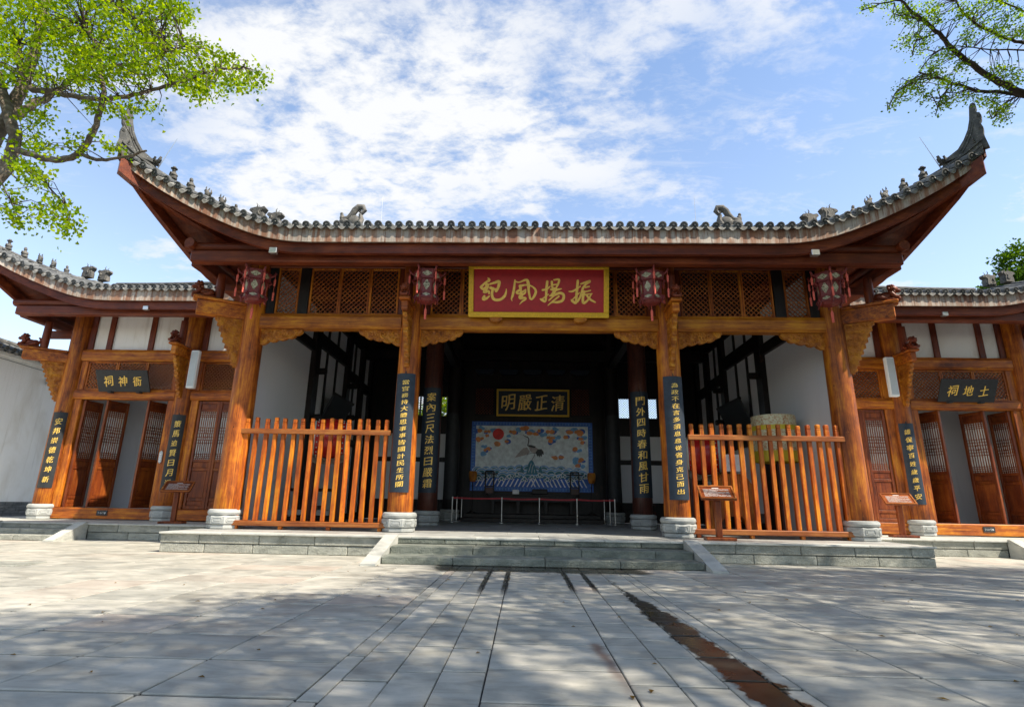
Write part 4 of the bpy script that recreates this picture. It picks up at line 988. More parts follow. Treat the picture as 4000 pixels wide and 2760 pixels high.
# ------------------------------------------------------------------ side shrines
SHY = 3.6; SPF = 1.35
def shrine(s):
    left = s < 0
    sp = thing('shrine_platform', (s*12, 4, 0), ('low grey stone platform with steps before the left-hand shrine' if left else 'low grey stone platform with steps before the right-hand shrine'), 'platform')
    X = lambda *u: tuple(sorted(s*a for a in u))
    part('core', MAT['cap'], sp, (*X(PW+.02, 17.25), SPF+.3, 8.0, 0, .36))
    for a, b in ((PW+.03, 11.45), (14.0, 17.25)): courses(sp, (s*a if s > 0 else s*b, SPF, 0), (s*b if s > 0 else s*a, SPF, 0), (0, -1, 0), [(0, .175, 0), (.18, .37, .01)], 1.05, seed=31+s)
    courses(sp, (X(11.45, 14.0)[0], SPF-.02, 0), (X(11.45, 14.0)[1], SPF-.02, 0), (0, -1, 0), [(.25, .37, 0)], 1.3, seed=33+s)
    r = random.Random(9)
    for j, (y0, y1) in enumerate(((SPF-.06, SPF+.5), (SPF+.5, SPF+1.5), (SPF+1.5, SPF+2.6))):
        x = PW+.03
        while x < 17.1:
            x1 = min(x+r.uniform(.9, 1.2), 17.25); m = MB(); m.box(*X(x+.004, x1-.004), y0+.004, y1-.004, .355, .39, c=.006); m.build('floor_slab', MAT['cap'], sp); x = x1
    part('floor_slab', MAT['floor'], sp, (*X(PW+.1, 17.25), SPF+2.605, 7.6, .36, .388))
    courses(sp, (X(11.72, 13.7)[0], SPF-.78, 0), (X(11.72, 13.7)[1], SPF-.78, 0), (0, -1, 0), [(0, .13, 0)], 1.0, .42, seed=35)
    courses(sp, (X(11.72, 13.7)[0], SPF-.40, 0), (X(11.72, 13.7)[1], SPF-.40, 0), (0, -1, 0), [(0, .255, 0)], .9, .4, seed=36)
    for a in (11.45, 13.72):
        m = MB(); m.prism([(SPF-.02, 0), (SPF-1.05, 0), (SPF-1.05, .03), (SPF-1.0, .045), (SPF-.1, .42), (SPF-.02, .42)], (X(a, a+.25)[0], 0, 0), (0, 1, 0), (0, 0, 1), (.25, 0, 0)); m.build('sloping_cheek_stone', MAT['cap'], sp, fix=True)
    sh = thing('side_shrine', (s*12.5, 4.5, ZP), ('timber shrine on the left beside a white courtyard wall, grey tiled roof' if left else 'timber shrine on the right with white plaster panels under its grey eaves'), 'shrine', 'small shrines flanking the central hall')
    A, B = 10.92, 14.64
    for u in (A, B): column(sh, s*u, SHY, 7.05, MAT['wood_z'])
    zl0, zl1, zu0, zu1 = 3.98, 4.28, 5.20, 5.575
    for a, b in ((A+.25, B-.25), (7.5, A-.25)):
        for z0, z1, nm in ((zl0, zl1, 'door_lintel'), (zu0, zu1, 'tie_beam')):
            m = MB(); n = 12; hz = (z1-z0)/2; pr = [(-.11, -hz), (-.145, -hz*.6), (-.15, hz*.5), (-.11, hz), (.11, hz), (.15, hz*.5), (.145, -hz*.6), (.11, -hz)]; vs = []
            for i in range(n+1):
                x = s*(a+(b-a)*i/n); k = 1+.04*noise.noise(Vector((x*1.3, z0, 2))); vs += [(x, SHY+p*k, (z0+z1)/2+q*k) for p, q in pr]
            m.add(vs, [(i*8+k, i*8+8+k, i*8+8+(k+1) % 8, i*8+(k+1) % 8) for i in range(n) for k in range(8)] + [tuple(range(8)), tuple(range(n*8, n*8+8))[::-1]])
            m.build(nm, MAT['wood_x'], sh, fix=True)
        m = MB(); m.box(*X(a-.05, b+.05), SHY-.10, SHY+.10, ZP+.03, .735, c=.02); m.build('door_sill', MAT['wood_x'], sh)
        m = MB(); m.box(*X(a-.1, b+.1), SHY-.1, SHY+.1, 6.88, 7.06, c=.02); m.build('upper_tie_beam', MAT['red_x'], sh)
        part('white_panel_wall', MAT['plaster'], sh, (*X(a-.1, b+.1), SHY+.03, SHY+.12, zu1, 6.88))
    for u in (14.28, 13.68, 12.32, 11.3): part('panel_stud', MAT['red_z'], sh, (*X(u-.09, u+.09), SHY-.03, SHY+.03, zu1+.002, 6.88), c=.01)
    for u in (10.55, 9.3): part('panel_stud', MAT['red_z'], sh, (*X(u-.09, u+.09), SHY-.03, SHY+.03, zu1+.002, 6.88), c=.01)
    # door jambs and lattices over the doors
    for u0, u1 in ((B-.28, B-.50), (A+.26, A+.46), (A-.26, A-.50), (7.6, 8.5)): part('door_jamb', MAT['wood_z'], sh, (*X(u0, u1), SHY-.09, SHY+.09, .738, zl0), c=.015)
    for u0, u1 in ((B-.25, B-.47), (A+.26, A+.42), (A-.26, A-.46), (7.6, 8.5)): part('lattice_jamb', MAT['wood_z'], sh, (*X(u0, u1), SHY-.08, SHY+.08, zl1+.002, zu0-.002), c=.015)
    w3 = (B-.47-A-.42)/3
    for i in range(3): lattice(sh, s*(A+.42+w3*i+.002), s*(A+.42+w3*(i+1)-.002), zl1+.004, zu0-.004, SHY-.01, sp=.08, bw=.026)
    lattice(sh, s*9.36, s*(A-.462), zl1+.004, zu0-.004, SHY-.01, sp=.08, bw=.026); lattice(sh, s*8.502, s*9.352, zl1+.004, zu0-.004, SHY-.01, sp=.08, bw=.026)
    # door leaves
    def leaf(hx, hy, ang, w, z0=.745, z1=3.965, name='door_leaf'):
        """leaf from hinge (hx,hy) along plan direction ang"""
        d = Vector((cos(ang), sin(ang), 0)); nrm = Vector((-sin(ang), cos(ang), 0)); o = Vector((hx, hy, 0)); Z = Vector((0, 0, 1))
        def bx(m, a0, a1, c0, c1, t, off=0.0, c=.006): m.frame_box(o + d*((a0+a1)/2) + Z*((c0+c1)/2) + nrm*off, d, nrm, Z, (a1-a0)/2, t/2, (c1-c0)/2, c)
        m = MB(); H = z1-z0; st = .075
        bx(m, 0, st, z0, z1, .085); bx(m, w-st, w, z0, z1, .085)
        zz = [z0, z0+.06*H, z0+.10*H, z0+.33*H, z0+.365*H, z0+.42*H, z0+.45*H, z0+.90*H, z0+.925*H, z0+.985*H, z1]
        for a, b in ((0, .03), (.075, .10), (.345, .37), (.425, .45), (.90, .92), (.975, 1.0)): bx(m, st, w-st, z0+a*H, z0+b*H, .06)
        lf = m.build(name, MAT['door'], sh)
        for a, b, nm in ((.03, .075, 'kick_panel'), (.10, .345, 'lower_panel'), (.37, .425, 'waist_panel'), (.92, .975, 'head_panel')):
            m = MB(); bx(m, st, w-st, z0+a*H, z0+b*H, .02); bx(m, st+.04, w-st-.04, z0+a*H+.02, z0+b*H-.02, .034); m.build(nm, MAT['door'], lf)
        g = MB(); a0, a1 = st, w-st; c0, c1 = z0+.45*H, z0+.90*H; nb = 8
        for i in range(1, nb): x = a0+(a1-a0)*i/nb; bx(g, x-.008, x+.008, c0, c1, .022, c=0)
        for f in (.03, .07, .11, .34, .40, .46, .54, .60, .66, .89, .93, .97): bx(g, a0, a1, c0+(c1-c0)*f-.008, c0+(c1-c0)*f+.008, .018, c=0)
        cc = (c0+c1)/2; mid = (a0+a1)/2
        g.tube([o + d*(mid+.075*cos(t*pi/6)) + Z*(cc+.075*sin(t*pi/6)) for t in range(13)], .012, 5)
        g.build('door_grille', MAT['door'], lf, kind='stuff')
        p = MB(); bx(p, a0, a1, c0, c1, .004, -.02 if s > 0 else .02, c=0); p.build('window_paper', MAT['paper'], lf)
        return lf
    wl = .70
    for hx, an in ((14.06, 86), (13.34, 71), (12.03, 71)): leaf(s*hx, SHY-.02, radians(an) if left else radians(180-an), wl)
    leaf(s*11.42, SHY+.02, radians(88) if left else radians(92), wl)
    for a in (10.40, 9.74, 9.08): leaf(s*a if left else s*a, SHY-.01, 0 if left else pi, .655)
    # grey room behind the doors
    part('room_wall', MAT['grey_wall'], sh, (*X(7.5, 14.7), 6.2, 6.35, ZP, 7.2), (*X(10.86, 10.98), SHY+.35, 6.2, ZP, 7.2))
    part('gable_wall', MAT['plaster'], sh, (*X(B-.06, B+.1), SHY+.33, 6.2, ZP, 7.0))
    part('room_ceiling', MAT['black_x'], sh, (*X(7.5, 14.55), SHY+.15, 6.2, 6.95, 7.0))
    # eave purlins and cantilevers
    m = MB(); m.box(*X(8.9, 15.8), 2.27, 2.53, 6.34, 6.62, c=.03); m.build('eave_purlin', MAT['red_x'], sh)
    m = MB(); m.tube([(s*8.9, 2.4, 6.74), (s*15.95, 2.4, 6.74)], .115, 14); m.build('round_purlin', MAT['red_x'], sh, smooth=True, sharp=50)
    m = MB(); m.box(*X(15.62, 15.88), 2.535, 7, 6.33, 6.61, c=.03); m.build('side_purlin', MAT['red_y'], sh)
    cantilever(sh, s*A, SHY, -pi/2, 5.24, 5.52, .98, w=.17, post=6.36, lionpos=.93, ls=.85)
    cantilever(sh, s*B, SHY, atan2(-.62, s), 5.10, 5.42, 1.35, post=6.36, lionpos=.92)
    m = MB(); m.box(*X(B+.2, 15.8), SHY-.08, SHY+.08, 5.95, 6.2, c=.02); m.build('side_tie', MAT['red_x'], sh)
    R = Roof(12.7, 16.9, 1.95, 1.05, 6.68, 16.15, 4.2, 6.0, 9.5, 8.93)
    rf = build_roof(R, sh, (s,))
    # ridge running back towards the hall
    u0 = 16.9-2.55; pth = [Vector((s*(u0+.1-(u0-8.6)*i/16), R.yh(u0)+.75, R.zf(12.5, R.yh(u0)+.75)+.12 + .20*(i/16)**2)) for i in range(17)]
    m = MB(); sweep(m, pth, RIDGE_PROF); m.build('top_ridge', MAT['ridge'], rf, fix=True)
    m = MB(); m.box(s*11.6-.08, s*11.6+.08, 2.02, 2.14, 6.42, 6.54, c=.01); m.build('eave_floodlight', MAT['metal'], sh)
    m = MB(); m.box(s*12.75-.16, s*12.75+.16, SHY-.116, SHY-.104, .52, .67); o = m.build('sill_notice', MAT['black_board'], sh)
    m = MB(); letters(m, '小心门槛', lambda u, v, l: Vector((s*12.75+u, SHY-.119-l, .595+v)), [(-.1+.066*i, 0) for i in range(4)], .05, .05, bold=False); m.build('sill_notice_text', MAT['m_white'], o)
    return sh
for s in (-1, 1): shrine(s)
# ------------------------------------------------------------------ plaques and couplet boards
def tilted_board(name, cx, z0, z1, w, yb, yt, mat, label, cat, thick=.05, frame=None, fw=.09, group=None):
    """board standing on its lower edge and leaning forward; returns (thing, fn(u,v,lift)) with u,v from the lower left corner"""
    t = thing(name, (cx, yb, z0), label, cat, group)
    up = Vector((0, yt-yb, z1-z0)); H = up.length; up /= H; nx = Vector((1, 0, 0)); nr = nx.cross(up); nr = -nr if nr.y > 0 else nr
    o = Vector((cx-w/2, yb, z0)); m = MB(); m.frame_box(o + nx*(w/2) + up*(H/2) + nr*(thick/2), nx, nr, up, w/2, thick/2, H/2, .008); m.build('board', MAT[mat], t)
    fn = lambda u, v, l: o + nx*u + up*v + nr*(thick+.004+l)
    if frame:
        for a0, a1, b0, b1 in ((-.02, w+.02, -.02, fw), (-.02, w+.02, H-fw, H+.02), (-.02, fw, fw+.001, H-fw-.001), (w-fw, w+.02, fw+.001, H-fw-.001)):
            m = MB(); m.frame_box(o + nx*((a0+a1)/2) + up*((b0+b1)/2) + nr*(thick/2+.02), nx, nr, up, (a1-a0)/2, thick/2+.03, (b1-b0)/2, .012)
            fo = m.build('frame_bar', MAT[frame], t)
            g = MB(); long = a1-a0 > b1-b0; L = max(a1-a0, b1-b0); k = 0; x = .06
            while x < L-.08 and fw > .07:                             # raised key pattern
                for dx, dy, sx_, sy_ in ((0, .022, .05, .006), (0, -.022, .05, .006), (.022, 0, .006, .022), (-.02, .008, .006, .014)):
                    if long: c = (a0+x+dx, (b0+b1)/2+dy*(1 if k % 2 else -1)); hs = (sx_/1.6, sy_)
                    else: c = ((a0+a1)/2+dy*(1 if k % 2 else -1), b0+x+dx); hs = (sy_, sx_/1.6)
                    if not long: hs = (hs[0], hs[1])
                    g.frame_box(o + nx*c[0] + up*c[1] + nr*(thick+.052), nx, nr, up, hs[0], .004, hs[1])
                x += .1; k += 1
            if g.v: g.build('key_pattern', MAT[frame], fo, kind='stuff')
    return t, fn, H
pl, fn, H = tilted_board('hall_plaque', -.01, 5.50, 6.74, 3.40, -.27, -.56, 'plaque_red', 'large crimson plaque in a gold frame with four gold characters over the hall entrance', 'plaque', .06, 'gold_frame', .105)
# brush strokes of the four large characters
ST = [
 [(382, 276, 16), (402, 312, 48), (340, 355, 34), (276, 422, 46)], [(276, 425, 40), (310, 452, 44), (352, 425, 40), (385, 385, 46)], [(350, 352, 40), (372, 420, 60), (322, 502, 38), (392, 486, 46), (404, 525, 26)], [(330, 565, 40), (318, 606, 62), (362, 600, 44), (408, 562, 22)],
 [(420, 372, 34), (485, 352, 40), (556, 335, 54), (545, 420, 46), (512, 482, 50)], [(425, 432, 52), (470, 448, 40), (520, 462, 44)], [(462, 440, 44), (448, 540, 46), (482, 612, 50), (570, 618, 44), (640, 566, 46), (668, 490, 28), (668, 446, 10)],
 [(802, 310, 26), (792, 420, 40), (772, 540, 42), (752, 600, 26), (762, 636, 10)], [(800, 326, 24), (870, 342, 26), (978, 302, 40), (1008, 360, 54), (1018, 480, 40), (1038, 588, 34)], [(1038, 592, 34), (1066, 606, 34), (1112, 540, 44), (1124, 468, 40), (1062, 402, 26), (962, 384, 30), (882, 402, 50)], [(880, 400, 48), (892, 450, 42), (830, 498, 40), (868, 522, 30), (940, 480, 34), (972, 458, 24)], [(968, 462, 24), (958, 512, 30), (882, 560, 44), (892, 592, 46), (958, 586, 34), (972, 606, 30), (922, 640, 30), (876, 690, 8)], [(884, 430, 36), (912, 560, 38)],
 [(1302, 326, 40), (1292, 430, 44), (1286, 540, 40), (1272, 640, 36), (1216, 612, 44), (1190, 602, 12)], [(1230, 462, 34), (1290, 450, 32), (1346, 404, 22)], [(1216, 612, 24), (1322, 528, 18)], [(1372, 332, 40), (1382, 420, 36), (1424, 434, 30)], [(1404, 302, 24), (1482, 296, 36), (1472, 360, 36), (1440, 424, 30)], [(1392, 382, 24), (1452, 370, 26)], [(1360, 452, 34), (1440, 456, 48), (1522, 440, 16)], [(1420, 470, 56), (1372, 540, 44), (1340, 552, 22)], [(1400, 542, 46), (1500, 508, 46), (1556, 540, 46), (1540, 620, 46), (1460, 652, 40), (1382, 650, 34), (1316, 702, 12)], [(1442, 520, 28), (1330, 622, 24)], [(1482, 560, 30), (1382, 642, 28)],
 [(1772, 312, 40), (1762, 450, 44), (1752, 560, 44), (1746, 660, 40), (1692, 632, 44), (1672, 610, 18)], [(1636, 482, 18), (1702, 476, 34), (1812, 400, 22)], [(1682, 620, 24), (1802, 498, 18)], [(1822, 362, 30), (1882, 342, 36), (1960, 320, 44), (1902, 362, 36), (1852, 430, 40), (1822, 540, 40), (1772, 642, 28)], [(1890, 416, 24), (1948, 402, 26)], [(1870, 490, 30), (1968, 464, 24)], [(1872, 482, 40), (1852, 590, 44), (1862, 660, 44), (1922, 622, 34), (1982, 520, 22)], [(1880, 532, 28), (1992, 514, 18)], [(1902, 530, 30), (1962, 602, 40), (2042, 648, 26)]]
for lo_, hi_ in ((0, 700), (700, 1150), (1150, 1600), (1600, 2300)): m = MB(); brush(m, [q for q in ST if lo_ <= q[0][0] < hi_], lambda x, y, l: fn((x-98)/2140*3.40, (880-y)/812*H, l+.004)); m.build('gold_character', MAT['gold'], pl)
for x in (-1.05, 1.02):
    m = MB(); m.prism([(-.16, 0), (-.1, .06), (0, .075), (.1, .06), (.16, 0), (.1, -.06), (0, -.075), (-.1, -.06)], (x, -.34, 5.425), (1, 0, 0), (0, 0, 1), (0, .16, 0)); m.build('plaque_peg', MAT['carved'], pl, fix=True)
pl, fn, H = tilted_board('inner_plaque', .02, 4.70, 5.80, 3.06, 10.45, 10.25, 'blue_black', 'black plaque in a gold frame with four gold characters deep inside the hall', 'plaque', .05, 'gold_frame', .065)
for i in range(4): m = MB(); letters(m, '明嚴正清'[i], fn, [(.48+.70*i, H/2)], .54, .62); m.build('gold_character', MAT['gold'], pl)
for s, tx, lb in ((-1, '祠神衙', 'dark grey signboard with gold characters leaning above the left shrine door'), (1, '祠地土', 'black signboard with gold characters leaning above the right shrine door')):
    pl, fn, H = tilted_board('shrine_signboard', s*12.70, 4.20, 4.82, 1.63, 3.38, 3.06, 'black_board', lb, 'signboard', .04, group='signboards over the shrine doors')
    for i in range(3): m = MB(); letters(m, tx[i], fn, [(.37+.45*i, H*.5)], .29, .33); m.build('gold_character', MAT['gold'], pl)
    for x in (-.45, .45):
        m = MB(); m.box(s*12.70+x-.07, s*12.70+x+.07, 3.30, 3.44, 4.155, 4.198, c=.015); m.build('signboard_peg', MAT['black_board'], pl)
def couplet(x, y, z0, z1, text, R, half, mat, label, w, h, dx=0.0, gold='gold', lean=0.0, turn=0.0, group='couplet boards on the columns'):
    t = thing('couplet_board', (x, y-R, z0), label, 'couplet board', group); n = 10
    def fn(u, v, l):
        a = u/R + turn; r = R + l + .004; f = (v-(z0+z1)/2)*lean
        return Vector((x + r*sin(a) + f, y - r*cos(a), v))
    m = MB(); vs = []
    for v in (z0, z1):
        for l in (-.022, 0.0):
            for i in range(n+1): vs.append(fn(-half + 2*half*i/n, v, l-.004))
    k = n+1; fs = []
    for i in range(n): fs += [(k+i, k+i+1, 3*k+i+1, 3*k+i), (i+1, i, 2*k+i, 2*k+i+1), (i, i+1, k+i+1, k+i), (2*k+i+1, 2*k+i, 3*k+i, 3*k+i+1)]
    fs += [(0, k, 3*k, 2*k), (n+k, n, 2*k+n, 3*k+n)]
    m.add(vs, fs); m.build('board', MAT[mat], t, smooth=True, sharp=40)
    nn = len(text); st = (z1-z0-.24)/max(nn, 1)
    for i in range(nn): m = MB(); letters(m, text[i], fn, [(dx, z1-.14-st*(i+.5))], w, h, shear=.08); m.build('gold_character', MAT[gold], t)
    m = MB(); m.tube([fn(0, z1-.02, .0), fn(0, z1+.06, -.02)], .012, 6); m.build('hook', MAT['black_board'], t)
    return t
couplet(-3.18, 0, 1.26, 4.03, '當官務持大體思事事皆國計民生所關', .33, .245, 'blue_black', 'tall blue-black couplet board with gold characters on the front column left of the entrance', .165, .115, dx=.01)
couplet(3.18, 0, 1.20, 4.03, '為政不在言多須息息從省身克己而出', .33, .245, 'blue_black', 'tall blue-black couplet board with gold characters on the front column right of the entrance', .165, .115, dx=.02)
couplet(-3.25, 4.2, 1.34, 4.55, '案內三尺法烈日嚴霜', .325, .33, 'blue_black', 'black couplet board with gold characters on the inner left column in the shade', .27, .25)
couplet(3.25, 4.2, 1.30, 4.50, '門外四時春和風甘雨', .325, .33, 'blue_black', 'black couplet board with gold characters on the inner right column in the shade', .27, .25)
couplet(-14.64, 3.6, 1.28, 3.53, '安邦崇德乾坤新', .31, .20, 'black_board', 'dark couplet board of seven characters on the outermost left shrine column', .17, .19, turn=.35)
couplet(-10.92, 3.6, 1.24, 3.50, '策馬追賢日月近', .31, .20, 'black_board', 'dark couplet board on the left shrine column next to the central hall', .17, .19, turn=.3)
couplet(10.92, 3.6, 1.24, 3.53, '護保寧百姓歲歲平安', .31, .20, 'blue_black', 'dark couplet board on the right shrine column next to the central hall', .16, .15, turn=-.3)
couplet(14.64, 3.6, 1.24, 3.53, '', .31, .24, 'blue_black', 'dark couplet board on the right shrine column at the picture edge', .16, .15, turn=-.35)
for s in (-1, 1): couplet(s*3.25, 9.6, 1.2, 4.6, '', .325, .30, 'black_board', 'narrow black board on the rear %s column deep in the hall' % ('left' if s < 0 else 'right'), .2, .2)
for s in (-1, 1):
    t = thing('bamboo_tag', (s*11.27, 3.46, 2.05), 'small pale name tag on the %s shrine door jamb' % ('left' if s < 0 else 'right'), 'tag', 'name tags on the door jambs')
    u = 11.29 if s < 0 else 14.25
    t.location.x = s*u; ORG[t.name] = Vector((s*u, 3.46, 2.05))
    m = MB(); m.prism([(-.05, .05), (-.05, .33), (0, .38), (.05, .33), (.05, .05), (0, 0)], (s*u, 3.50, 2.05), (1, 0, 0), (0, 0, 1), (0, -.02, 0)); m.build('tag_plate', MAT['speaker_grille'], t, fix=True)
    m = MB()
    for i in range(4): m.ball((s*u, 3.475, 2.12+.065*i), (.03, .012, .022), 7, 5)
    m.build('raised_marks', MAT['m_white'], t)

# ------------------------------------------------------------------ palace lanterns
def make_lantern(at, label):
    t = thing('palace_lantern', at, label, 'lantern', 'palace lanterns under the eave'); X, Y, Z = at; O = Vector(at)
    def tier(nm, r0, r1, z0, z1, pane_h, pw):
        f = MB(); rot = 0
        cs = [[O + Vector((r*cos(pi/3*k), r*sin(pi/3*k), z)) for k in range(6)] for r, z in ((r0, z0), (r1, z1))]
        for ring in cs:
            for k in range(6): f.beam(ring[k], ring[(k+1) % 6], .028, .03)
        for k in range(6): f.beam(cs[0][k], cs[1][k], .03, .03)
        fo = f.build(nm, MAT['lantern_red'], t)
        for k in range(6):
            a, b, c, d = cs[0][k], cs[0][(k+1) % 6], cs[1][(k+1) % 6], cs[1][k]; ce = (a+b+c+d)/4
            q = [ce+(p-ce)*.97 for p in (a, b, c, d)]
            m = MB(); m.add(q, [(0, 1, 2, 3)]); m.build('panel', MAT['lantern_red'], fo)
            nrm = Vector((ce.x-X, ce.y-Y, 0)).normalized(); ux = (b-a).normalized(); w = (b-a).length*pw; h = (z1-z0)*pane_h; m = MB(); pts = []
            for i in range(20):
                an = 2*pi*i/20; rr = 1+.16*cos(4*an); pts.append(ce + nrm*.006 + ux*(w/2*rr*cos(an)) + Vector((0, 0, h/2*rr*sin(an))) + nrm*((r1-r0)/(z1-z0)*h/2*rr*sin(an)))
            m.add(pts, [tuple(range(20))]); m.build('pane', MAT['pane'], fo)
        return cs
    tier('upper_tier', .33, .36, .52, .72, .6, .66); tier('body', .26, .285, .18, .50, .74, .56); tier('lower_tier', .285, .255, .02, .155, .6, .62)
    m = MB(); m.lathe([(.05, -.10), (.2, -.06), (.27, .0), (.2, .02)], at, 6); m.build('base_tray', MAT['lantern_red'], t); m = MB(); m.lathe([(.30, .72), (.18, .80), (.05, .84)], at, 6); m.tube([O+Vector((0, 0, .8)), O+Vector((0, 0, .98))], .012, 6); m.build('cap', MAT['lantern_red'], t)
    for k in range(6):
        a = pi/3*k; d = Vector((cos(a), sin(a), 0)); m = MB()
        m.tube([O+d*.34+Vector((0, 0, .66)), O+d*.42+Vector((0, 0, .70)), O+d*.48+Vector((0, 0, .78)), O+d*.45+Vector((0, 0, .82))], [.028, .032, .026, .012], 6); hk = m.build('dragon_hook', MAT['lantern_red'], t); m = MB()
        m.tube([O+d*.34+Vector((0, 0, .55)), O+d*.39+Vector((0, 0, .48)), O+d*.32+Vector((0, 0, .42)), O+d*.36+Vector((0, 0, .36))], [.02, .028, .025, .01], 6); m.build('middle_hook', MAT['lantern_red'], t); m = MB()
        m.tube([O+d*.28+Vector((0, 0, .14)), O+d*.33+Vector((0, 0, .06)), O+d*.28+Vector((0, 0, -.03)), O+d*.32+Vector((0, 0, -.10))], [.02, .03, .026, .01], 6); m.build('lower_hook', MAT['lantern_red'], t)
        m = MB(); p = O+d*.465
        m.tube([p+Vector((0, 0, .78)), p+Vector((0, 0, .62))], .005, 5); m.tube([p+Vector((0, 0, .64)), p+Vector((0, 0, .60)), p+Vector((0, 0, .44))], [.01, .03, .026], 8)
        m.tube([p+Vector((0, 0, .44)), p+Vector((0, 0, .26))], .005, 5); m.tube([p+Vector((0, 0, .28)), p+Vector((0, 0, .24)), p+Vector((0, 0, .04))], [.01, .028, .022], 8); m.build('tassel', MAT['tassel'], hk)
    m = MB(); m.tube([O+Vector((0, 0, -.08)), O+Vector((0, 0, -.22))], .006, 5); m.tube([O+Vector((0, 0, -.2)), O+Vector((0, 0, -.26)), O+Vector((0, 0, -.5))], [.012, .036, .028], 8); m.build('long_tassel', MAT['tassel'], t)
    return t
LBL = ['red hexagonal palace lantern with tassels hanging at the far left hall column', 'red hexagonal palace lantern with tassels hanging just left of the crimson plaque', 'red hexagonal palace lantern with tassels hanging just right of the crimson plaque', 'red hexagonal palace lantern with tassels hanging at the far right hall column']
LX = (-6.88, -2.70, 2.64, 6.80)
lan = make_lantern((LX[0], -.85, 5.68), LBL[0]); lan.rotation_euler = (0, 0, .35); lan.scale = (.9, .9, .95)
for i in (1, 2, 3): copy_tree(lan, (LX[i], -.85, 5.70), (.35, .15, .52, .2)[i], LBL[i])

# ------------------------------------------------------------------ picket fences
for s in (-1, 1):
    t = thing('picket_fence', (s*5.22, -.12, ZP), 'tall varnished timber picket fence closing the %s bay of the hall' % ('left' if s < 0 else 'right'), 'fence', 'picket fences in the hall bays')
    y = -.12; x0, x1 = 3.52, 6.98; r = random.Random(17+s)
    m = MB(); m.box(s*(x0-.05), s*(x1+.1), y-.10, y-.045, 2.555, 2.675, c=.012); m.build('top_rail', MAT['rail'], t)
    m = MB(); m.box(s*(x0-.08), s*(x1+.06), y-.11, y+.06, .47, .585, c=.015); m.build('bottom_rail', MAT['rail'], t)
    for f in (.02, .36, .68, .98): m = MB(); m.box(s*(x0+(x1-x0)*f)-.045, s*(x0+(x1-x0)*f)+.045, y-.05, y+.05, ZP+.003, .472, c=.01); m.build('foot', MAT['picket'], t)
    pm = MB(); h = .047
    pm.box(-h, h, -h, h, .585-ZP, 2.80-ZP, c=.008); pm.box(-h*.86, h*.86, -h*.86, h*.86, 2.80-ZP, 2.812-ZP); pm.box(-h, h, -h, h, 2.812-ZP, 2.832-ZP, c=.004); pm.box(-h*.86, h*.86, -h*.86, h*.86, 2.832-ZP, 2.844-ZP); pm.box(-h, h, -h, h, 2.844-ZP, 2.94-ZP, c=.014)
    pme = pm.mesh('picket', MAT['picket'])
    for i in range(16):
        o = place('picket', pme, t, (s*(x0+.07 + (x1-x0-.12)*i/15), y+.002, ZP)); o.rotation_euler = (0, r.uniform(-.009, .009), r.uniform(-.06, .06)); o.scale = (r.uniform(.9, 1.1), r.uniform(.9, 1.05), r.uniform(.99, 1.006))

# ------------------------------------------------------------------ information stands
def info_stand(at, yaw, label):
    t = thing('information_stand', at, label, 'information stand', 'slanted wooden information stands'); X, Y, Z = at
    m = MB(); m.box(X-.30, X+.30, Y-.2, Y+.2, Z+.002, Z+.06, c=.012); m.build('base_board', MAT['door'], t)
    m = MB(); m.beam((X, Y+.05, Z+.06), (X, Y+.02, Z+.86), .12, .14, c=.012, up=(0, 1, 0)); m.build('post', MAT['door'], t)
    up = Vector((0, .78, .5)).normalized(); nx = Vector((1, 0, 0)); nr = nx.cross(up); o = Vector((X, Y, Z+.95))
    m = MB(); m.frame_box(o, nx, up, nr, .36, .25, .022, .008); b = m.build('sloping_top', MAT['door'], t)
    m = MB()
    for a0, a1, b0, b1 in ((-.36, .36, .215, .25), (-.36, .36, -.25, -.215), (-.36, -.325, -.215, .215), (.325, .36, -.215, .215)): m.frame_box(o + nx*((a0+a1)/2) + up*((b0+b1)/2) + nr*.03, nx, up, nr, (a1-a0)/2, (b1-b0)/2, .012, .003)
    m.build('raised_rim', MAT['rail'], b)
    m = MB(); m.prism([(-.12, 0), (-.06, .035), (.06, .035), (.12, 0)], o + up*.25, nx, up, nr*.03); m.build('crest', MAT['rail'], b, fix=True)
    m = MB(); r = random.Random(5); yv = .15
    m.frame_box(o + up*.165 + nr*.026, nx, up, nr, .07, .014, .001)
    for i in range(9):
        x0 = -.27; yy = .115-.033*i; ln = .54 if i not in (2, 6) else .3
        x = x0
        while x < x0+ln-.02:
            w = r.uniform(.05, .16); w = min(w, x0+ln-x); m.frame_box(o + nx*(x+w/2) + up*yy + nr*.0255, nx, up, nr, w/2-.006, .0058, .001); x += w
    m.build('printed_lines', MAT['print'], b, kind='stuff')
    t.rotation_euler = (0, 0, yaw); return t
info_stand((3.78, -.95, ZP), -.12, 'dark wooden information stand before the right-hand picket fence')
info_stand((9.55, 2.2, ZP), -.25, 'sunlit wooden information stand beside the right shrine doors')
info_stand((-9.75, 2.1, ZP), .28, 'dark wooden information stand beside the left shrine doors')

# ------------------------------------------------------------------ white column loudspeakers
for s in (-1, 1):
    t = thing('column_speaker', (s*10.42, 3.0, 4.24), 'slim white column loudspeaker fixed beside the %s shrine bracket' % ('left' if s < 0 else 'right'), 'loudspeaker', 'column loudspeakers')
    m = MB(); m.box(s*10.42-.125, s*10.42+.125, 2.92, 3.06, 4.25, 5.43, c=.02); m.build('shell', MAT['speaker'], t)
    m = MB(); m.box(s*10.42-.095, s*10.42+.095, 2.912, 2.921, 4.31, 5.38); m.build('grille', MAT['speaker_grille'], t)
    m = MB(); m.beam((s*10.5, 3.05, 4.8), (s*10.85, 3.45, 4.8), .05, .05); m.build('wall_arm', MAT['metal'], t); t.rotation_euler = (0, 0, 0)
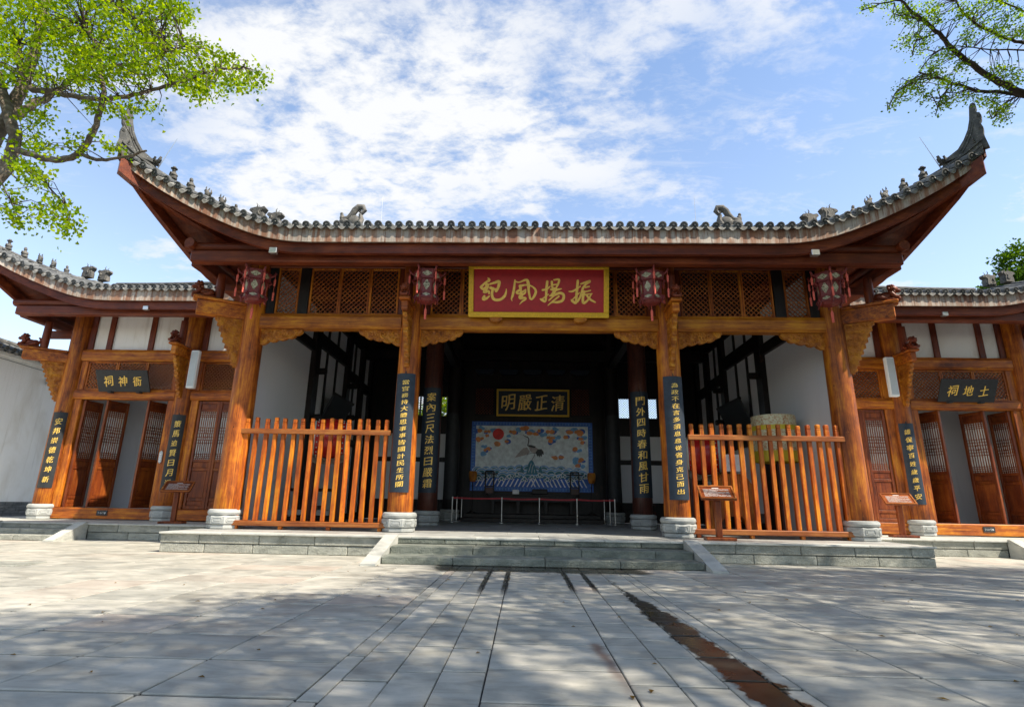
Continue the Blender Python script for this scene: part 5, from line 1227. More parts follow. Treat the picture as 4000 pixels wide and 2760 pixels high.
# ------------------------------------------------------------------ belt barrier
sp_ = [(-2.92, 7.7), (-1.12, 7.7), (.24, 7.7), (1.60, 7.7), (2.96, 7.7)]
bl = ['far left', 'second from left', 'middle', 'second from right', 'far right']
for i, (x, y) in enumerate(sp_):
    t = thing('barrier_post', (x, y, ZP), 'slim steel barrier post holding the red belt, %s of the front five' % bl[i], 'barrier post', 'belt barrier posts before the mural')
    m = MB(); m.lathe([(.13, ZP+.002), (.13, ZP+.015), (.04, ZP+.03), (.022, ZP+.05), (.022, ZP+.84), (.03, ZP+.845), (.03, ZP+.90), (0, ZP+.905)], (x, y, 0), 14); m.build('steel_post', MAT['metal'], t, smooth=True)
    if i < 4:
        x2 = sp_[i+1][0]; m = MB(); n = 8; A = [Vector((x+.03+(x2-x-.06)*k/n, y, ZP+.89-.02*sin(pi*k/n))) for k in range(n+1)]
        m.add(A + [p-Vector((0, 0, .055)) for p in A], [(k, k+1, n+2+k, n+1+k) for k in range(n)]); m.build('red_belt', MAT['rope'], t)
for i, (x, y) in enumerate(((-2.85, 8.5), (-2.75, 9.3), (2.9, 8.5), (2.8, 9.3))):
    t = thing('barrier_post', (x, y, ZP), 'slim steel barrier post on the %s return of the barrier, %s' % (('left' if i < 2 else 'right'), ('nearer' if i % 2 == 0 else 'farther')), 'barrier post', 'belt barrier posts before the mural')
    m = MB(); m.lathe([(.13, ZP+.002), (.13, ZP+.015), (.04, ZP+.03), (.022, ZP+.05), (.022, ZP+.84), (.03, ZP+.845), (.03, ZP+.90), (0, ZP+.905)], (x, y, 0), 14); m.build('steel_post', MAT['metal'], t, smooth=True)
# ------------------------------------------------------------------ mural of a crane over waves
mu = thing('crane_mural', (0, 10.60, 1.58), 'painted blue-bordered mural of a crane, red sun and waves', 'mural')
MW, MH, MX, MZ, MY = 5.12, 2.88, -2.57, 1.58, 10.60
part('panel', MAT['m_sky'], mu, (MX, MX+MW, MY-.03, MY, MZ, MZ+MH))
lay = [0]
def mp(u, v, k): return Vector((MX+u*MW, MY-.032-k*.0012, MZ+v*MH))        # u,v in 0..1
def shape(name, mat, polys):
    m = MB(); lay[0] += 1
    for j, p in enumerate(polys): m.add([mp(a, b, lay[0]+j*.02) for a, b in p], [tuple(range(len(p)))])
    return m.build(name, MAT[mat], mu, kind='stuff' if len(polys) > 1 else None)
def ell(cx, cy, rx, ry, n=18, a0=0, a1=2*pi, wob=0.0, sd=0):
    r = random.Random(sd); return [(cx+rx*cos(a0+(a1-a0)*i/n)*(1+r.uniform(-wob, wob)), cy+ry*sin(a0+(a1-a0)*i/n)*(1+r.uniform(-wob, wob))) for i in range(n)]
def line(pts, w):
    out = []; L = []; R_ = []
    for i, p in enumerate(pts):
        a = pts[max(i-1, 0)]; b = pts[min(i+1, len(pts)-1)]; dx, dy = (b[0]-a[0])*MW, (b[1]-a[1])*MH; d = hypot(dx, dy) or 1; ww = w[i] if isinstance(w, list) else w
        L.append((p[0]-dy/d*ww/MW, p[1]+dx/d*ww/MH)); R_.append((p[0]+dy/d*ww/MW, p[1]-dx/d*ww/MH))
    return L + R_[::-1]
b = .036
shape('border', 'm_blue', [[(0, 0), (1, 0), (1, .06), (0, .06)], [(0, .94), (1, .94), (1, 1), (0, 1)], [(0, .06), (b, .06), (b, .94), (0, .94)], [(1-b, .06), (1, .06), (1, .94), (1-b, .94)]])
kp = []; r = random.Random(8)
for y0 in (.03, .97):
    for i in range(40):
        x = .012+i*.0245; kp += [[(x, y0-.016), (x+.018, y0-.016), (x+.018, y0-.011), (x, y0-.011)], [(x, y0+.011), (x+.018, y0+.011), (x+.018, y0+.016), (x, y0+.016)], [(x+.007, y0-.011), (x+.010, y0-.011), (x+.010, y0+.006), (x+.007, y0+.006)]]
for x0 in (.018, 1-.018):
    for i in range(20):
        y = .08+i*.043; kp += [[(x0-.009, y), (x0-.006, y), (x0-.006, y+.03), (x0-.009, y+.03)], [(x0+.006, y), (x0+.009, y), (x0+.009, y+.03), (x0+.006, y+.03)], [(x0-.006, y+.012), (x0+.004, y+.012), (x0+.004, y+.018), (x0-.006, y+.018)]]
shape('border_keys', 'm_lblue', kp)
cl = {'m_blue': [], 'm_lblue': [], 'm_red': [], 'm_orange': [], 'm_pink': [], 'm_yellow': []}
spots = [(.06, .86, .03), (.09, .9, .03), (.13, .84, .025), (.13, .80, .02), (.18, .87, .03), (.07, .73, .03), (.09, .74, .02), (.11, .62, .028), (.15, .60, .02), (.12, .57, .02), (.10, .53, .03), (.21, .67, .03), (.29, .70, .03), (.31, .79, .02), (.33, .85, .02), (.36, .85, .035), (.40, .88, .03), (.44, .90, .035), (.47, .84, .03), (.50, .86, .025), (.53, .83, .028), (.57, .86, .03), (.60, .82, .03), (.63, .86, .025), (.67, .86, .03), (.70, .90, .025), (.65, .76, .03), (.66, .71, .028), (.71, .77, .03), (.78, .78, .03), (.82, .86, .035), (.85, .90, .03), (.89, .86, .045), (.89, .76, .025), (.93, .78, .028), (.92, .71, .02), (.86, .61, .03), (.89, .59, .02), (.69, .49, .026), (.74, .49, .028), (.85, .44, .04), (.90, .45, .03), (.87, .38, .03), (.91, .36, .025)]
keys = ['m_blue', 'm_pink', 'm_orange', 'm_lblue', 'm_red', 'm_lblue', 'm_orange', 'm_yellow']; r = random.Random(12)
for i, (a, c, q) in enumerate(spots):
    k = keys[(i*5+i//3) % 8]
    for j in range(3): cl[keys[(i*5+i//3+j*3) % 8] if j == 2 else k].append(ell(a+r.uniform(-.6, .6)*q, c+r.uniform(-.5, .5)*q, q*r.uniform(.5, .9), q*r.uniform(.7, 1.2), 11, wob=.14, sd=i*7+j))
for k, v in cl.items(): shape('painted_clouds', k, v)
shape('sun_disc', 'm_red', [ell(.222, .815, .047, .082, 28)])
# waves: one painted layer per ring so that nearer rings cover farther ones
for row, (y, n, rad) in enumerate(((.30, 13, .062), (.235, 14, .070), (.175, 13, .074))):
    cs = [(.06+.88*(i+.5*(row % 2))/n, y-.06*abs(.06+.88*i/n-.5)*(1 if row == 0 else .3)+r.uniform(-.012, .012)) for i in range(n)]
    for q, mt in ((1, 'm_white'), (.90, 'm_lblue'), (.66, 'm_white'), (.60, 'm_teal')): shape('painted_waves', mt, [ell(x, yy, rad*.78*q, rad*1.25*q, 14, -.15, pi+.15) for x, yy in cs])
shape('water_band', 'm_blue', [[(b, .06), (1-b, .06), (1-b, .185), (b, .185)]])
lines = []
for i in range(27):
    x = b+.012+i*.0345; sg = 1 if x < .5 else -1
    lines.append(line([(x, .065), (x+sg*.012, .10), (x+sg*.02, .13), (x+sg*.034, .175)], .0085*MH))
shape('water_lines', 'm_white', lines)
scr = []
for i in range(15):
    x = .07+.062*i; y = .175+.03*((i*7) % 3); scr += [ell(x, y, .017, .030, 12, wob=.12, sd=i), ell(x-.018, y-.02, .012, .022, 10, wob=.1, sd=i+40), ell(x+.018, y-.018, .012, .022, 10, wob=.1, sd=i+80)]
shape('foam_scrolls', 'm_white', scr); shape('foam_scroll_hearts', 'm_teal', [[(c[0]*.62+sum(q[0] for q in p)/len(p)*.38, c[1]*.62+sum(q[1] for q in p)/len(p)*.38) for c in p] for p in scr])
shape('rock', 'm_teal', [[(.455, .24), (.465, .32), (.47, .38), (.485, .43), (.50, .445), (.515, .42), (.53, .35), (.54, .30), (.55, .24)], [(.405, .27), (.412, .33), (.418, .375), (.428, .33), (.44, .27)], [(.555, .27), (.562, .33), (.572, .365), (.58, .32), (.588, .27)]])
shape('rock_veins', 'm_white', [line([(.475, .27), (.487, .34), (.497, .40)], .008), line([(.5, .26), (.505, .33), (.515, .38)], .008), line([(.525, .26), (.522, .31)], .007)])
shape('crane_wing', 'm_grey', [[(.40, .56), (.43, .615), (.46, .625), (.47, .60), (.485, .565), (.47, .53), (.42, .50), (.36, .475), (.385, .53)]])
shape('crane_body', 'm_grey', [[(.465, .655), (.475, .625), (.485, .58), (.50, .555), (.53, .54), (.555, .53), (.575, .58), (.545, .615), (.51, .645), (.485, .655)]])
shape('crane_dark', 'm_black', [line([(.425, .81), (.445, .785), (.465, .775), (.475, .75), (.473, .70), (.466, .655), (.49, .645), (.53, .63)], [.006, .016, .022, .02, .022, .03, .05, .03]), [(.53, .55), (.55, .60), (.58, .605), (.595, .57), (.598, .52), (.585, .535), (.583, .49), (.572, .515), (.565, .485), (.557, .51), (.545, .50), (.54, .525)], line([(.525, .535), (.52, .50), (.505, .46), (.503, .44)], .010), line([(.53, .545), (.49, .54), (.465, .53), (.46, .51)], .010)])
# ------------------------------------------------------------------ magistrate's desk and its things
dk = thing('magistrate_desk', (0, 9.9, ZP), 'dark wooden judge\'s desk in front of the crane mural', 'desk')
part('desk_top', MAT['black_x'], dk, (-1.75, 1.75, 9.5, 10.25, 1.38, 1.45), c=.01); part('apron', MAT['black_x'], dk, (-1.65, 1.65, 9.56, 9.6, 1.16, 1.375))
for x in (-1.55, -.55, .55, 1.55): part('desk_leg', MAT['black_x'], dk, (x-.07, x+.07, 9.58, 9.72, ZP+.3, 1.16), c=.01)
da = thing('dais', (0, 9.6, ZP), 'low dark stepped wooden dais under the desk', 'dais')
for i in range(2): part('dais_step', MAT['black_x'], da, (-2.75+.1*i, 2.75-.1*i, 9.0+.25*i, 10.55, ZP+.002+.15*i, ZP+.148+.15*i), c=.012)
for s in (-1, 1):
    f = thing('ceremonial_fan', (s*2.42, 10.1, ZP+.3), 'tan oval ceremonial fan on a pole at the %s edge of the mural' % ('left' if s < 0 else 'right'), 'fan', 'fans beside the mural')
    m = MB(); m.tube([(s*2.42, 10.1, ZP+.3), (s*2.42, 10.1, 2.0)], .02, 8); m.lathe([(.15, ZP+.302), (.15, ZP+.34), (.03, ZP+.38)], (s*2.42, 10.1, 0), 12); m.build('pole', MAT['black_x'], f)
    m = MB(); m.lathe([(.10, 1.92), (.155, 2.05), (.17, 2.25), (.15, 2.33), (.1, 2.35)], (s*2.42, 10.1, 0), 16, sc=(1, .5)); m.build('fan_head', MAT['carved'], f, smooth=True)
    f = thing('name_frame', (s*1.72, 9.9, 1.46), 'black open-topped wooden frame stand on the %s of the desk' % ('left' if s < 0 else 'right'), 'frame stand', 'frame stands on the desk')
    x = s*1.72; m = MB()
    for a in (-.17, .17): m.box(x+a-.025, x+a+.025, 9.88, 9.94, 1.455, 2.34, c=.006)
    m.box(x-.17, x+.17, 9.885, 9.935, 2.30, 2.37, c=.01); m.box(x-.34, x+.34, 9.885, 9.935, 2.22, 2.27, c=.01); m.box(x-.15, x+.15, 9.89, 9.93, 1.72, 1.77); m.build('uprights', MAT['black_x'], f)
    part('lower_panel', MAT['dark_col'], f, (x-.15, x+.15, 9.895, 9.925, 1.47, 1.70))
m = MB(); m.box(-.78, -.52, 9.62, 9.8, 1.452, 1.62, c=.008); o = m.build('small_box', MAT['m_white'], base=(-.65, 9.71, 1.452)); tag(o, 'small pale box standing on the dark desk', 'box')
m = MB(); m.box(.0, .62, 9.7, 9.95, 1.452, 1.66, c=.03); o = m.build('document_case', MAT['black_x'], base=(.3, 9.8, 1.452)); tag(o, 'low black document case on the middle of the desk', 'case')

# ------------------------------------------------------------------ drums, parasol, rack and boards in the side bays
def drum(x, y, z, s, label):
    t = thing('red_drum', (x, y, ZP), label, 'drum', 'big red drums in the side bays'); R = Matrix.Rotation(radians(-72), 4, 'Z') if s < 0 else Matrix.Rotation(radians(72), 4, 'Z')
    m = MB(); prof = [(.44, -.42), (.50, -.25), (.54, 0), (.50, .25), (.44, .42)]; m.lathe(prof, (0, 0, 0), 28, axis='y')
    m.v = [tuple((R @ Vector(p)) + Vector((x, y, z))) for p in m.v]; b = m.build('drum_body', MAT['drum_red'], t, smooth=True, sharp=50, fix=True)
    for q in (-1, 1):
        m = MB(); m.lathe([(.455, q*.36), (.46, q*.43), (.40, q*.445), (0, q*.45)], (0, 0, 0), 28, axis='y'); m.v = [tuple((R @ Vector(p)) + Vector((x, y, z))) for p in m.v]; m.build('drum_skin', MAT['drum_skin'], t, smooth=True, fix=True)
        m = MB()
        for k in range(20): a = 2*pi*k/20; m.ball((R @ Vector((.485*cos(a), q*.32, .485*sin(a)))) + Vector((x, y, z)), .02, 6, 4)
        m.build('drum_studs', MAT['metal'], b, kind='stuff')
    for a in (-1, 1):
        m = MB(); m.box(x+a*.42-.05, x+a*.42+.05, y-.35, y+.35, ZP+.02, ZP+.14, c=.02); m.beam((x+a*.40, y, ZP+.1), (x+a*.36, y, z-.32), .1, .12, c=.01, up=(0, 1, 0)); m.build('stand_leg', MAT['dark_col'], t)
    m = MB(); m.prism([(-.52, -.1), (-.46, .12), (-.3, -.02), (0, -.1), (.3, -.02), (.46, .12), (.52, -.1), (.3, -.2), (-.3, -.2)], (x, y-.08, z-.47), (1, 0, 0), (0, 0, 1), (0, .16, 0)); m.build('cradle', MAT['bark'], t, fix=True)
drum(-5.52, 1.6, 2.66, -1, 'big red drum on a wooden stand behind the left fence')
drum(4.55, 2.2, 2.42, 1, 'red drum with a pale skin behind the right fence')
t = thing('wooden_drum_stand', (4.95, 1.5, ZP), 'broad varnished wooden stand with a white notice behind the right fence', 'stand')
m = MB(); m.prism([(-.55, 0), (-.62, .5), (-.40, 1.25), (-.2, 1.5), (.35, 1.5), (.55, 1.2), (.62, .6), (.5, 0), (.2, .45), (-.2, .45)], (4.95, 1.42, ZP+.003), (1, 0, 0), (0, 0, 1), (0, .25, 0)); m.build('carved_side', MAT['wood_z'], t, fix=True)
m = MB(); m.box(4.80, 5.35, 1.385, 1.40, 1.95, 2.38); m.build('paper_notice', MAT['m_white'], t)
t = thing('cloth_parasol', (6.42, 2.0, ZP), 'pale brocade ceremonial parasol with yellow trim behind the right fence', 'parasol')
PX, PY = 6.42, 2.0
m = MB(); m.tube([(PX, PY, ZP+.03), (PX, PY, 3.5)], .03, 10); m.lathe([(.28, ZP+.003), (.28, ZP+.06), (.05, ZP+.12)], (PX, PY, 0), 16); m.build('pole', MAT['dark_col'], t)
def skirt(nm, mat, r0, r1, z0, z1, top=False):
    m = MB(); n = 60; pr = []
    vs = []
    for i, z in enumerate((z0, (z0+z1)/2, z1)):
        for k in range(n):
            a = 2*pi*k/n; rr = .92*(r1+(r0-r1)*(1-i/2))*(1+.018*sin(a*15)*(1-i*.4)); vs.append((PX+rr*cos(a), PY+rr*sin(a), z))
    fs = [(i*n+k, i*n+(k+1) % n, (i+1)*n+(k+1) % n, (i+1)*n+k) for i in range(2) for k in range(n)]
    if top: fs.append(tuple(range(2*n, 3*n)))
    m.add(vs, fs); return m.build(nm, MAT[mat], t, smooth=True, sharp=50)
skirt('upper_valance', 'brocade', .615, .60, 3.18, 3.46, True); skirt('yellow_band', 'yellow_silk', .628, .622, 3.06, 3.185); skirt('middle_valance', 'brocade', .60, .615, 2.52, 3.07); skirt('lower_fringe', 'yellow_silk', .60, .605, 2.24, 2.525)
m = MB(); m.box(5.35, 5.66, 3.0, 3.02, 1.0, 1.72); o = m.build('blue_notice', MAT['m_lblue'], base=(5.5, 3.0, 1.0))
bt = thing('notice_easel', (5.5, 3.02, ZP), 'pale blue notice board on a dark easel behind the right fence', 'notice board')
o.parent = bt; o.location = Vector((5.5, 3.0, 1.0)) - Vector((5.5, 3.02, ZP)); o.name = 'blue_sheet'
part('easel', MAT['black_x'], bt, (5.33, 5.68, 3.025, 3.05, .95, 1.77), (5.36, 5.40, 3.03, 3.06, ZP+.003, .95), (5.61, 5.65, 3.03, 3.06, ZP+.003, .95))
rk = thing('pole_rack', (-6.2, 2.6, ZP), 'black wooden pole rack standing behind the left fence', 'rack')
part('rack_frame', MAT['black_x'], rk, (-6.95, -5.55, 2.5, 2.62, .5, .62), (-6.95, -5.55, 2.5, 2.62, 1.3, 1.38), (-6.95, -6.87, 2.45, 2.67, ZP+.003, 1.7), (-5.63, -5.55, 2.45, 2.67, ZP+.003, 1.7))
for i, x in enumerate((-6.7, -6.42, -6.12, -5.85)):
    m = MB(); m.tube([(x, 2.48, ZP+.05), (x+.06, 2.46, 2.1+.12*((i*3) % 4))], .022, 8); m.build('rack_pole', MAT['black_x'], rk)
part('rack_shelf', MAT['cap'], rk, (-6.85, -5.65, 2.44, 2.68, .66, .8), c=.01)
for s in (-1, 1):
    t = thing('leaning_signboard', (s*7.05, 5.9, 3.2), 'broad black signboard leaning from the %s inner wall' % ('left' if s < 0 else 'right'), 'signboard', 'black signboards on the inner walls')
    a = Vector((0, 1, 0)); up = Vector((-s*.45, 0, 1)).normalized(); nr = a.cross(up)
    m = MB(); m.frame_box(Vector((s*6.98, 6.05, 3.95))+up*.02, a, nr, up, 1.05, .035, .62, .01); m.build('board', MAT['black_board'], t)
    for q in (-.66, .66): m = MB(); m.frame_box(Vector((s*6.98, 6.05, 3.95))+up*q*.97, a, nr, up, 1.09, .05, .045, .01); m.build('board_rail', MAT['black_x'], t)
for i, (x, y, s) in enumerate(((6.4, 5.4, 1),)):
    t = thing('armchair', (x-2.35, 7.6, ZP), 'dark wooden armchair beside the rear right column', 'chair'); X, Y = x-2.35, 7.6
    part('seat', MAT['dark_col'], t, (X-.3, X+.3, Y-.25, Y+.25, ZP+.45, ZP+.5), c=.01)
    for a in (-.27, .27):
        for b_ in (-.22, .22): part('leg', MAT['dark_col'], t, (X+a-.025, X+a+.025, Y+b_-.025, Y+b_+.025, ZP+.002, ZP+(.45 if b_ < 0 else 1.1)))
    part('backrest', MAT['dark_col'], t, (X-.245, X+.245, Y+.2, Y+.235, ZP+.62, ZP+1.12), c=.01)
    part('armrest', MAT['dark_col'], t, (X-.3, X-.24, Y-.25, Y+.19, ZP+.7, ZP+.74)); part('armrest', MAT['dark_col'], t, (X+.24, X+.3, Y-.25, Y+.19, ZP+.7, ZP+.74))

# ------------------------------------------------------------------ white courtyard wall on the far left
wt_ = thing('courtyard_wall', (-17.450, 3, 0), 'white plastered courtyard wall with dark tile coping at the far left', 'wall')
part('plaster_face', MAT['plaster'], wt_, (-17.750, -17.320, -5, 10.5, .84, 5.42))
part('eave_band', MAT['plaster'], wt_, (-17.820, -17.260, -5, 10.5, 5.422, 5.57), c=.02)
r = random.Random(3)
for j in range(9):
    y = 3.0 + (.0 if j % 2 else .16); z0 = (.05 if j < 0 else 0) + .0935*j
    while y < 7.4:
        l = r.uniform(.26, .34); m = MB(); d = r.uniform(-.008, .01); m.box(-17.600, -17.265+d, y+.004, y+l-.006, z0+.004, z0+.088, c=.006); m.build('brick', MAT['brick'], wt_); y += l
part('brick_core', MAT['joint'], wt_, (-17.740, -17.285, -5, 10.5, 0, .842))
pm = []
for i in range(58):
    y = -4.9 + .265*i
    if y < 2.2: continue
    o = place('coping_tile', CAP, wt_, (-17.040, y, 5.62)); o.rotation_euler = (.42, 0, pi/2); o.scale = (1, 1.35, 1)
    o = place('coping_drip', DRIP, wt_, (-17.080, y+.13, 5.59)); o.rotation_euler = (.42, 0, pi/2)
m = MB(); m.prism([(-.36, .02), (0, .28), (.36, .02), (.36, -.02), (0, .22), (-.36, -.02)], (-17.500, -5, 5.60), (1, 0, 0), (0, 0, 1), (0, 15.5, 0)); m.build('coping_bed', MAT['tile'], wt_, fix=True)
m = MB(); m.tube([(-17.500, -5, 5.90), (-17.500, 10.5, 5.90)], .11, 10); m.build('coping_ridge', MAT['ridge'], wt_, smooth=True)
c_ = thing('wall_floodlight', (-17.200, 5.65, 5.0), 'small dark floodlight on a bracket near the top of the white wall', 'lamp')
m = MB(); m.box(-17.250, -17.020, 5.55, 5.75, 4.85, 5.05, c=.02); m.build('housing', MAT['metal'], c_); m = MB(); m.tube([(-17.260, 5.65, 5.2), (-17.140, 5.65, 5.16), (-17.140, 5.65, 5.04)], .015, 6); m.build('bracket', MAT['black_board'], c_)
m = MB(); m.tube([(-17.300, 0+.5*i, 5.31+.015*sin(i)) for i in range(20)], .008, 5); o = m.build('wall_cable', MAT['black_board'], base=(-17.3, 4, 5)); tag(o, 'thin dark cable running under the white wall coping', 'cable')

m = MB(); m.box(-9.6, -8.0, -4.55, -3.95, -.02, .012, c=.006); o = m.build('worn_stone_slab', MAT['block'], base=(-8.8, -4.25, 0)); tag(o, 'dark worn stone slab set in the paving at the left edge', 'stone slab')

rl = random.Random(4); vs_, fs_ = [], []
for i in range(70):
    x, y = rl.uniform(-6, 7), rl.uniform(-10.4, -3.4); n_ = rl.uniform(0, 6.3); q = rl.uniform(.018, .035); o_ = len(vs_)
    c0 = Vector((x, y, .006)); d0 = Vector((cos(n_), sin(n_), 0)); d1 = Vector((-sin(n_), cos(n_), 0))
    vs_ += [c0-d0*q, c0+d1*q*.5+Vector((0, 0, .008)), c0+d0*q, c0-d1*q*.5+Vector((0, 0, .006))]; fs_.append((o_, o_+1, o_+2, o_+3))
m = MB(); m.add(vs_, fs_); o = m.build('fallen_leaves', MAT['leaf_dry'], base=(0, -7, 0)); tag(o, 'scatter of small dry fallen leaves on the paving', 'leaves', kind='stuff')
# ------------------------------------------------------------------ trees
def ray_at(px, py, Y):
    d = fwd + r2*((px+14.76-2000)/FPX) - u2*((py+9.98-1380)/FPX)
    return CAM_POS + d*((Y-CAM_POS.y)/d.y)
def leaf_quad(vs, fs, p, size, rnd, droop=.3, kite=True):
    n = Vector((rnd.gauss(0, 1), rnd.gauss(0, 1), rnd.gauss(0, 1)+.9)).normalized()
    a = n.orthogonal().normalized(); a.rotate(Quaternion(n, rnd.uniform(0, 2*pi))); b = n.cross(a); s = size*rnd.uniform(.7, 1.25); o = len(vs)
    vs += [p, p + a*s*.55 + b*s*.42, p + a*s*.95 + n*s*.08, p + a*s*.55 - b*s*.42]; fs.append((o, o+1, o+2, o+3))
def fan_leaf(vs, fs, p, size, rnd):
    n = Vector((rnd.gauss(0, 1), rnd.gauss(0, 1), rnd.gauss(0, .8))).normalized()
    a = n.orthogonal().normalized(); a.rotate(Quaternion(n, rnd.uniform(0, 2*pi))); a = (a + Vector((0, 0, -.5))).normalized(); b = n.cross(a).normalized(); s = size*rnd.uniform(.7, 1.2); o = len(vs)
    vs += [p, p + a*s*.75 + b*s*.55, p + a*s*.98 + b*s*.18, p + a*s*.98 - b*s*.18, p + a*s*.75 - b*s*.55]; fs.append((o, o+1, o+2, o+3, o+4))
def crown_obj(name, vs, fs, mat, parent):
    me = bpy.data.meshes.new(name); b = ORG[parent.name]; me.from_pydata([tuple(v-b) for v in vs], [], fs); me.materials.append(mat); me.update()
    return place(name, me, parent, b)
def inside(p, poly):
    x, y = p; c = False; j = len(poly)-1
    for i in range(len(poly)):
        (xi, yi), (xj, yj) = poly[i], poly[j]
        if (yi > y) != (yj > y) and x < (xj-xi)*(y-yi)/(yj-yi)+xi: c = not c
        j = i
    return c
def limb_tree(name, label, base, limbs, k, off, Yc, polys, nclump, per, lsize, spread, mat_leaf, mat_bark, trunk, seed, fan=True, Yr=(-1.3, 1.3), twig=.6):
    """limbs: polylines in picture-derived coordinates with radii, given depth Yc + own offset"""
    rnd = random.Random(seed); t = thing(name, base, label, 'tree'); m = MB(); nodes = []
    for (pts, rr, dy0, dy1) in limbs:
        P = []; n = len(pts)
        for i, (x, y) in enumerate(pts):
            f = i/(n-1); P.append(ray_at(off[0]+x/k, off[1]+y/k, Yc + dy0 + (dy1-dy0)*f))
        # subdivide with wobble
        Q = []; RR = []
        for i in range(n-1):
            for j in range(4):
                f = j/4; p0 = P[max(i-1, 0)]; p1 = P[i]; p2 = P[i+1]; p3 = P[min(i+2, n-1)]
                q = .5*((2*p1) + (p2-p0)*f + (2*p0-5*p1+4*p2-p3)*f*f + (3*p1-p0-3*p2+p3)*f**3)
                Q.append(q + Vector((rnd.gauss(0, .006), rnd.gauss(0, .01), rnd.gauss(0, .006)))); g = (i+f)/(n-1); RR.append(rr[0]+(rr[1]-rr[0])*g)
        Q.append(P[-1]); RR.append(rr[1]); sc = (Yc-CAM_POS.y)/FPX/k
        m.tube(Q, [max(r*sc, .006) for r in RR], 10); nodes += [(q, r*sc) for q, r in zip(Q, RR)]
    for pts, rr in trunk: m.tube(pts, rr, 14)
    vs, fs = [], []; tw = MB()
    areas = []
    for poly in polys:
        a = abs(sum(poly[i][0]*poly[(i+1) % len(poly)][1]-poly[(i+1) % len(poly)][0]*poly[i][1] for i in range(len(poly))))/2; areas.append(a)
    for poly, a in zip(polys, areas):
        xs = [p[0] for p in poly]; ys = [p[1] for p in poly]; cnt = max(3, int(nclump*a/sum(areas))); done = 0; tries = 0
        while done < cnt and tries < cnt*30:
            tries += 1; p = (rnd.uniform(min(xs), max(xs)), rnd.uniform(min(ys), max(ys)))
            if not inside(p, poly): continue
            done += 1; c = ray_at(off[0]+p[0]/k, off[1]+p[1]/k, Yc + rnd.uniform(*Yr))
            q, r = min(nodes, key=lambda e: (e[0]-c).length)
            if (q-c).length > .12:
                mid = (q+c)/2 + Vector((rnd.gauss(0, .05), rnd.gauss(0, .05), .06+rnd.gauss(0, .04)))
                if (q-c).length < twig*1.3: tw.tube([q, mid, c], [min(.010, r), .006, .003], 4, cap=False)
            ax = (c-q).normalized() if (c-q).length > .01 else Vector((0, 0, 1))
            for _ in range(int(per*rnd.uniform(.6, 1.3))):
                o = c + ax*rnd.gauss(0, spread*1.1) + Vector((rnd.gauss(0, spread), rnd.gauss(0, spread), rnd.gauss(0, spread*.55)))
                (fan_leaf if fan else leaf_quad)(vs, fs, o, lsize, rnd)
    tr = m.build('trunk', MAT[mat_bark], t, smooth=True, sharp=180)
    if tw.v: tw.build('twigs', MAT['bark_dark'], tr, kind='stuff')
    crown_obj('crown', vs, fs, MAT[mat_leaf], t)
    return t
GL = [([(-220, 1420), (0, 1135), (70, 1040), (95, 900), (45, 720), (0, 560), (-40, 420)], (52, 34), 0, .3), ([(-160, 1150), (30, 800), (130, 600), (190, 450), (250, 230), (290, 50), (310, -60)], (52, 34), .2, .8), ([(110, 760), (230, 680), (340, 620), (440, 540), (620, 330), (720, 200)], (34, 16), .2, 1.0),
      ([(120, 380), (190, 570), (330, 600), (520, 640), (690, 650), (880, 620), (1000, 590), (1180, 540), (1400, 465), (1600, 440)], (26, 6), .1, -.9), ([(560, 170), (640, 320), (665, 480), (675, 640), (640, 780), (590, 900), (520, 1000), (400, 1050), (250, 1030), (100, 980)], (15, 26), -.6, 0), ([(520, 1010), (640, 1045), (760, 1040), (960, 990)], (16, 7), -.15, -.8),
      ([(560, -60), (740, 40), (900, 120), (1000, 210), (1080, 290)], (16, 5), .3, -.3), ([(690, 435), (860, 420), (1050, 360), (1210, 298)], (11, 5), -.4, -.8), ([(130, 300), (110, 390), (190, 560)], (26, 24), 0, .1), ([(240, 1085), (300, 1180), (350, 1270), (430, 1340)], (5, 3), -.1, -.3), ([(50, 1110), (120, 1190)], (9, 4), 0, -.1), ([(0, 1180), (60, 1300), (120, 1420)], (7, 3), 0, 0)]
GP = [[(0, 0), (1190, 0), (1250, 100), (1180, 170), (1080, 200), (960, 240), (800, 330), (640, 330), (560, 420), (430, 430), (300, 330), (200, 280), (120, 330), (0, 300)], [(560, 330), (900, 260), (1080, 230), (1330, 270), (1480, 370), (1700, 440), (1765, 580), (1740, 630), (1600, 560), (1430, 650), (1200, 620), (1050, 520), (900, 560), (760, 560), (600, 480)], [(400, 420), (700, 380), (720, 560), (560, 560), (420, 520)], [(820, 620), (960, 640), (1040, 720), (850, 730)], [(560, 680), (820, 650), (780, 760), (600, 790)], [(110, 880), (280, 890), (300, 1000), (150, 1010)], [(420, 880), (540, 900), (530, 980), (430, 950)], [(650, 870), (760, 920), (790, 1000), (660, 960)], [(90, 1060), (340, 1080), (290, 1250), (160, 1180)], [(0, 1160), (90, 1250), (160, 1490), (60, 1450), (0, 1320)], [(290, 1290), (430, 1310), (490, 1400), (480, 1500), (370, 1520), (275, 1410)], [(0, 330), (200, 300), (230, 500), (60, 600), (0, 560)], [(230, 480), (520, 470), (480, 560), (260, 580)], [(120, 760), (340, 660), (330, 790), (180, 830)], [(1180, 0), (1260, 100), (1120, 210), (1060, 90)], [(-700, -250), (0, -250), (0, 520), (-500, 620), (-800, 300)], [(0, -260), (1100, -260), (1150, -10), (0, -10)]]
